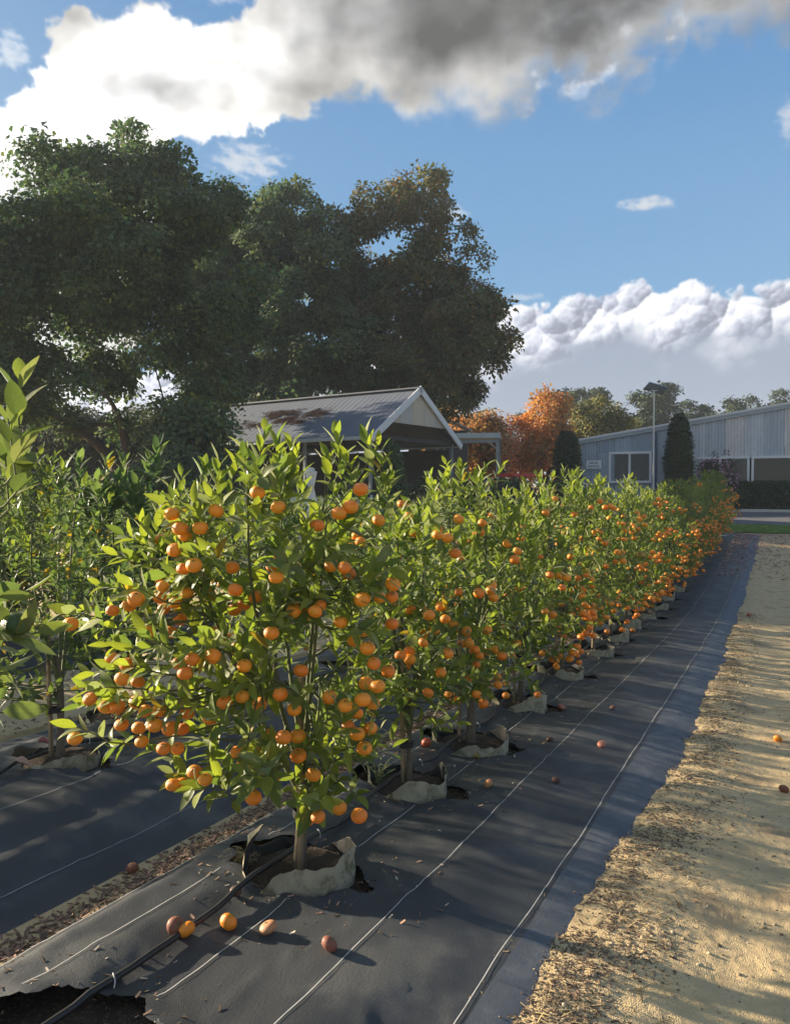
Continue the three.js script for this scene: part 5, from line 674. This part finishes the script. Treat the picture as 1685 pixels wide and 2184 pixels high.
  // sign
  const c = document.createElement('canvas'); c.width = 256; c.height = 144; const g = c.getContext('2d'); g.fillStyle = '#d9dcdc'; g.fillRect(0, 0, 256, 144); g.fillStyle = '#23282c'; g.font = 'bold 58px sans-serif'; g.textAlign = 'center'; g.fillText('SALES', 128, 62); g.fillText('OFFICE', 128, 126); const t = new THREE.CanvasTexture(c); t.colorSpace = THREE.SRGBColorSpace;
  const s = thing('sales_sign', 'small white board lettered SALES OFFICE on the corrugated wall', 'sign', [-8.2, 1.03, -35.0], THREE.MathUtils.degToRad(5)); mesh('board', box(0.66, 0.37, 0.02, 0.58, 1.76, 0.045), std({ color: lin(0.7, 0.71, 0.71), roughness: 0.6 }), s); const f = mesh('lettering', new THREE.PlaneGeometry(0.64, 0.35), std({ map: t, roughness: 0.6 }), s); f.position.set(0.58, 1.76, 0.0585);
}
{ // hedge under the windows and the flowering shrub
  const t = thing('hedge', 'clipped dark green hedge below the long window', 'hedge', [1.0, 1.0, -34.55], THREE.MathUtils.degToRad(5)), r = rng(31), n = 5200, g = new THREE.InstancedMesh(SPRAY_SMALL, coniferMat, n), M = new THREE.Matrix4(), Q = new THREE.Quaternion(); mesh('trunk', mergeGeometries([...Array(14).keys()].map((k) => box(0.05, 0.6, 0.05, -3.2 + k * 0.85, 0.2, 0))), limbMat, t).userData.kind = 'stuff';
  for (let k = 0; k < n; k++) { const f = r(), x = -3.6 + 12 * r(), y = f < 0.35 ? 0.83 : 0.84 * r(), z = f < 0.35 ? (r() - 0.5) * 0.7 : 0.34 + 0.04 * r(); Q.setFromEuler(new THREE.Euler(r() * 3, r() * 6, r() * 3)); const s = 0.7 + 0.4 * r(); M.compose(V3(x, y, z), Q, V3(s, s, s)); g.setMatrixAt(k, M); const c = [[0.03, 0.06, 0.025], [0.04, 0.075, 0.03], [0.025, 0.05, 0.022]][k % 3]; g.setColorAt(k, lin(...c)); } g.name = 'foliage'; g.userData.kind = 'stuff'; g.castShadow = g.receiveShadow = true; t.add(g);
  const p = at(1530, 1010, 31.2), [u, v] = [p.x, -p.z], root = thing('flowering_shrub', 'pink flowering shrub in front of the long window', 'shrub', [u, groundY(u, v), -v]);
  tree(root, { seed: 801, trunk: 0.05, fork: 0.6, lobes: [...lobesIn(802, 15, 0, 1.35, 0, 0.85, 0.85, 0.5, 0.22, 0.36), [-0.2, 2.25, 0, 0.12], [0.05, 2.4, 0, 0.1], [0.3, 2.3, 0, 0.1], [0.4, 0.5, 0.1, 0.3]], density: 260, spray: SPRAY_SMALL, colors: [[0.09, 0.075, 0.05], [0.1, 0.06, 0.06], [0.06, 0.08, 0.035]], gaps: 0.03, size: 1 });
  const petal = (() => { const b = new Build(); for (let k = 0; k < 6; k++) { const a = k / 6 * 6.283; b.add(leafGeo(0.7, 0.3, -0.3), leafMatrix(V3(), V3(Math.cos(a), 0.6, Math.sin(a)), V3(-Math.cos(a), 1, -Math.sin(a)), 0.06)); } return b.geo(); })(), fm = new THREE.MeshPhysicalMaterial({ color: lin(0.62, 0.33, 0.45), roughness: 0.8, transmission: 0.3, thickness: 0, side: THREE.DoubleSide });
  const q = rng(9), fl = new THREE.InstancedMesh(petal, fm, 190); for (let k = 0; k < 190; k++) { const a = q() * 6.28, h = 0.45 + 1.6 * q(), w = 0.85 * Math.sqrt(Math.max(0.05, 1 - ((h - 1.3) / 1.0) ** 2)) * (0.8 + 0.25 * q()); M.compose(V3(Math.cos(a) * w, h, Math.sin(a) * w * 0.6), Q.setFromEuler(new THREE.Euler(q() * 2 - 0.3, q() * 6, q() * 2 - 1)), V3(1, 1, 1).multiplyScalar(0.8 + 0.5 * q())); fl.setMatrixAt(k, M); fl.setColorAt(k, lin(0.8 + 0.3 * q(), 0.8 + 0.3 * q(), 0.9 + 0.2 * q())); } fl.name = 'flowers'; fl.userData.kind = 'stuff'; fl.castShadow = true; root.add(fl);
}
{ // light pole with a solar panel
  const p = at(1393, 1000, 31), [u, v] = [p.x, -p.z], y = groundY(u, v), top = EYE + (1050 - 832) / 1650 * 31 - y, o = thing('light_pole', 'slim pole with a tilted solar panel in front of the corrugated wall', 'light pole', [u, y, -v], 0.4);
  mesh('pole', new THREE.CylinderGeometry(0.028, 0.036, top, 10).translate(0, top / 2, 0), std({ color: lin(0.55, 0.55, 0.53), roughness: 0.45, metalness: 0.4 }), o); mesh('solar_panel', box(0.8, 0.04, 0.5, 0.05, top + 0.06, 0, -0.5, 0.3, -0.12), std({ color: lin(0.3, 0.36, 0.42), roughness: 0.2, metalness: 0.3 }), o); mesh('bracket', box(0.3, 0.04, 0.05, 0, top - 0.03, 0), greyTrim, o); mesh('lamp_head', box(0.3, 0.04, 0.1, -0.22, top - 0.14, 0.05, 0, 0, 0.15), greyTrim, o);
}

// ------------------------------------------------------------------ gabled open shed among the big trees
{
  const o = thing('gabled_shed', 'open-sided shed with a grey metal gable roof and cream boarded gable', 'shed', [-13.0, groundY(-13, 24), -24.0], THREE.MathUtils.degToRad(172)), E = 3.35, RISE = 1.86, HALF = 2.87, LEN = 12.5, slope = Math.hypot(RISE, HALF), ang = Math.atan2(RISE, HALF);
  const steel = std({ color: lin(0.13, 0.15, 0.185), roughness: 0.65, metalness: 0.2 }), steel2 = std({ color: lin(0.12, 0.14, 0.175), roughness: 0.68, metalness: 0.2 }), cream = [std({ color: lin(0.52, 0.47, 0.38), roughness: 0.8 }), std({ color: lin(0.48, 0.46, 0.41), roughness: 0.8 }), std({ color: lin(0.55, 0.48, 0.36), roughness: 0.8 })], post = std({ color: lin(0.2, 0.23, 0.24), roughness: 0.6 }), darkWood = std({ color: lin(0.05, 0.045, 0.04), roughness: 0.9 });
  for (const s of [1, -1]) for (let k = 0; k < 16; k++) { const z = HALF - s * (slope / 2 + 0.1) * Math.cos(ang), y = E + RISE - (slope / 2 + 0.1) * Math.sin(ang); mesh('roof_sheet', mergeGeometries([box(0.785, 0.02, slope + 0.35, 0.2 + k * 0.79, y, z, s * -ang, 0, 0), ...[0, 0.26, 0.52].map((q) => box(0.05, 0.016, slope + 0.33, -0.14 + k * 0.79 + q, y + 0.008, z, s * -ang, 0, 0))]), k % 2 ? steel : steel2, o); }
  mesh('ridge_cap', box(12.7, 0.05, 0.3, 6.1, E + RISE + 0.06, HALF), steel, o);
  for (const s of [1, -1]) { mesh('barge_board', box(0.06, 0.24, slope + 0.4, -0.24, E + RISE - (slope / 2 + 0.1) * Math.sin(ang) - 0.02, HALF - s * (slope / 2 + 0.1) * Math.cos(ang), s * -ang, 0, 0), whitePaint, o); mesh('gutter', box(12.6, 0.12, 0.13, 6.1, E - 0.14, HALF - s * (HALF + 0.26)), greyTrim, o); }
  for (let k = 0; k < 5; k++) { const z0 = HALF - 2.05 + k * 0.82, z1 = z0 + 0.8, top = (z) => E + RISE - Math.abs(z - HALF) * RISE / HALF - 0.1, bot = E + 0.5, sh = new THREE.Shape([new THREE.Vector2(z0, bot), new THREE.Vector2(z1, bot), new THREE.Vector2(z1, Math.max(bot + 0.02, top(z1))), ...(z0 < HALF && z1 > HALF ? [new THREE.Vector2(HALF, top(HALF))] : []), new THREE.Vector2(z0, Math.max(bot + 0.02, top(z0)))]); const g = new THREE.ExtrudeGeometry(sh, { depth: 0.03, bevelEnabled: false }); g.applyMatrix4(new THREE.Matrix4().makeRotationY(-Math.PI / 2)); g.translate(-0.12, 0, 0); mesh('gable_board', g, cream[k % 3], o); }
  for (const z of [0.05, 2 * HALF - 0.05]) for (let k = 0; k < 5; k++) mesh('post', box(0.1, E + 0.1, 0.1, 0.05 + k * 3.05, E / 2 - 0.1, z), post, o);
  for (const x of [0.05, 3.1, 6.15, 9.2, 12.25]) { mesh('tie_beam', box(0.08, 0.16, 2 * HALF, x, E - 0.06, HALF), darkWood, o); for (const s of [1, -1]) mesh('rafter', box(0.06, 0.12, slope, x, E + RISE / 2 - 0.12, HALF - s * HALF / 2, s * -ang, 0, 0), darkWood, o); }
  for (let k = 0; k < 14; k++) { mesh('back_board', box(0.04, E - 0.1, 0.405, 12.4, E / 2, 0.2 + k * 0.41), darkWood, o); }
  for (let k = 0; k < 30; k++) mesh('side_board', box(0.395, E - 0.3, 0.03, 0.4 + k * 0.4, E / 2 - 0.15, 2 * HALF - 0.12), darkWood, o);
  const p = V3(); const lv = scatter('roof_leaves', 'drift of brown fallen leaves on the shed roof', 'leaves', chipGeo, litterMat, 5200, (r) => { const x = 4.0 + 2.4 * (r() + r() - 0.4), t = 0.25 + 0.5 * r(); if (r() > sstep(-0.25, 0.4, fbm(x * 0.9, t * 5, 4)) * sstep(0, 0.2, t - 0.25) * sstep(0.75, 0.6, t)) return; p.set(x, E + t * RISE + 0.05, t * HALF).applyAxisAngle(V3(0, 1, 0), THREE.MathUtils.degToRad(172)).add(o.position); const s = 0.03 + 0.045 * r(); return [p.clone(), V3(s, s * 0.4, s)]; }, [[0.1, 0.055, 0.045], [0.075, 0.05, 0.045], [0.13, 0.08, 0.06]], 91);
}
{ // flat-roofed shelter right of it
  const q = at(1000, 1000, 36), [u, v] = [q.x, -q.z], y = groundY(u, v), o = thing('flat_shelter', 'flat-roofed open shelter right of the gabled shed', 'shelter', [u, y, -v], 0.3), H = 3.35, pale = std({ color: lin(0.42, 0.46, 0.44), roughness: 0.6 }), post = std({ color: lin(0.25, 0.28, 0.28), roughness: 0.6 });
  mesh('roof', box(2.9, 0.12, 3.4, 0, H, -0.4), pale, o); mesh('fascia', box(2.95, 0.22, 0.05, 0, H - 0.06, 1.33), pale, o); for (const [x, z] of [[-1.35, 1.2], [1.35, 1.2], [1.35, -1.9], [-1.35, -1.9]]) mesh('post', box(0.11, H, 0.11, x, H / 2, z), post, o); mesh('beam', box(2.8, 0.12, 0.08, 0, H - 0.32, 1.2), post, o); for (const s of [1, -1]) mesh('brace', box(0.06, 0.6, 0.05, s * 1.15, H - 0.5, 1.2, 0, 0, s * 0.8), post, o);
  const b = at(955, 1000, 43), [bu, bv] = [b.x, -b.z], s = thing('far_shed', 'small pale roofed shed glimpsed behind the gabled shed', 'shed', [bu, groundY(bu, bv), -bv], 0.35); for (const k of [1, -1]) mesh('roof', box(1.5, 0.06, 3, k * 0.62, 4.25, 0, 0, 0, k * -0.45), std({ color: lin(0.5, 0.56, 0.6), roughness: 0.4 }), s); mesh('wall', box(2.2, 3.9, 2.6, 0, 1.95, 0), std({ color: lin(0.09, 0.09, 0.09), roughness: 0.8 }), s);
}
{ // fence panels, white trestle, small tractor
  const f = place(655, 19), o = thing('fence', 'white ribbed metal fence panels behind the nearest tree', 'fence', f, 0.42); for (let k = 0; k < 4; k++) { const m = mesh('panel', corrugated(-1.6 + k * 0.8, -0.82 + k * 0.8, 0, 1.72, 1.72, 0.1, 0.02), std({ color: lin(0.5, 0.54, 0.56), roughness: 0.6, side: THREE.DoubleSide }), o); } for (let k = 0; k < 5; k++) mesh('post', box(0.06, 1.8, 0.06, -1.62 + k * 0.8, 0.88, -0.05), greyTrim, o);
  const t = place(664, 12), a = thing('trestle', 'white wooden A-frame trestle seen above the nearest tree', 'trestle', t, 0.5), top = EYE + (1050 - 1000) / 1650 * 12 - t[1]; for (const s of [1, -1]) for (const z of [0.25, -0.25]) mesh('leg', box(0.05, Math.hypot(top, 0.36) + 0.02, 0.03, s * 0.18, top / 2 - 0.03, z, 0, 0, s * 0.2), whitePaint, a); mesh('top_rail', box(0.07, 0.07, 0.62, 0, top - 0.02, 0), whitePaint, a); for (const y of [0.35, 0.7, 1.05]) mesh('rung', box(0.03, 0.05, 0.5, (top - y) * 0.2, y, 0), whitePaint, a);
  const q = place(1108, 26), c = thing('small_tractor', 'small red-roofed tractor half hidden behind the row', 'tractor', q, 0.9), red = std({ color: lin(0.42, 0.03, 0.025), roughness: 0.4 }), black = std({ color: lin(0.02, 0.02, 0.02), roughness: 0.7 }); mesh('canopy', box(1.2, 0.1, 0.95, 0, 1.95, 0), red, c); for (const [x, z] of [[-0.5, 0.4], [0.5, 0.4], [-0.5, -0.4], [0.5, -0.4]]) mesh('post', box(0.04, 1.1, 0.04, x, 1.38, z), black, c); mesh('body', box(1.7, 0.45, 0.6, 0.1, 0.66, 0), red, c); mesh('seat', mergeGeometries([box(0.42, 0.1, 0.5, -0.3, 0.95, 0), box(0.08, 0.4, 0.5, -0.5, 1.15, 0)]), black, c); for (const [x, z, s] of [[-0.5, 0.42, 0.42], [-0.5, -0.42, 0.42], [0.75, 0.4, 0.28], [0.75, -0.4, 0.28]]) { const w = mesh('wheel', new THREE.TorusGeometry(s * 0.72, s * 0.28, 8, 20), black, c); w.position.set(x, s, z); const h = mesh('hub', new THREE.CylinderGeometry(s * 0.5, s * 0.5, 0.12, 14).applyMatrix4(new THREE.Matrix4().makeRotationX(Math.PI / 2)), red, w); }
}

renderer.render(scene, camera);
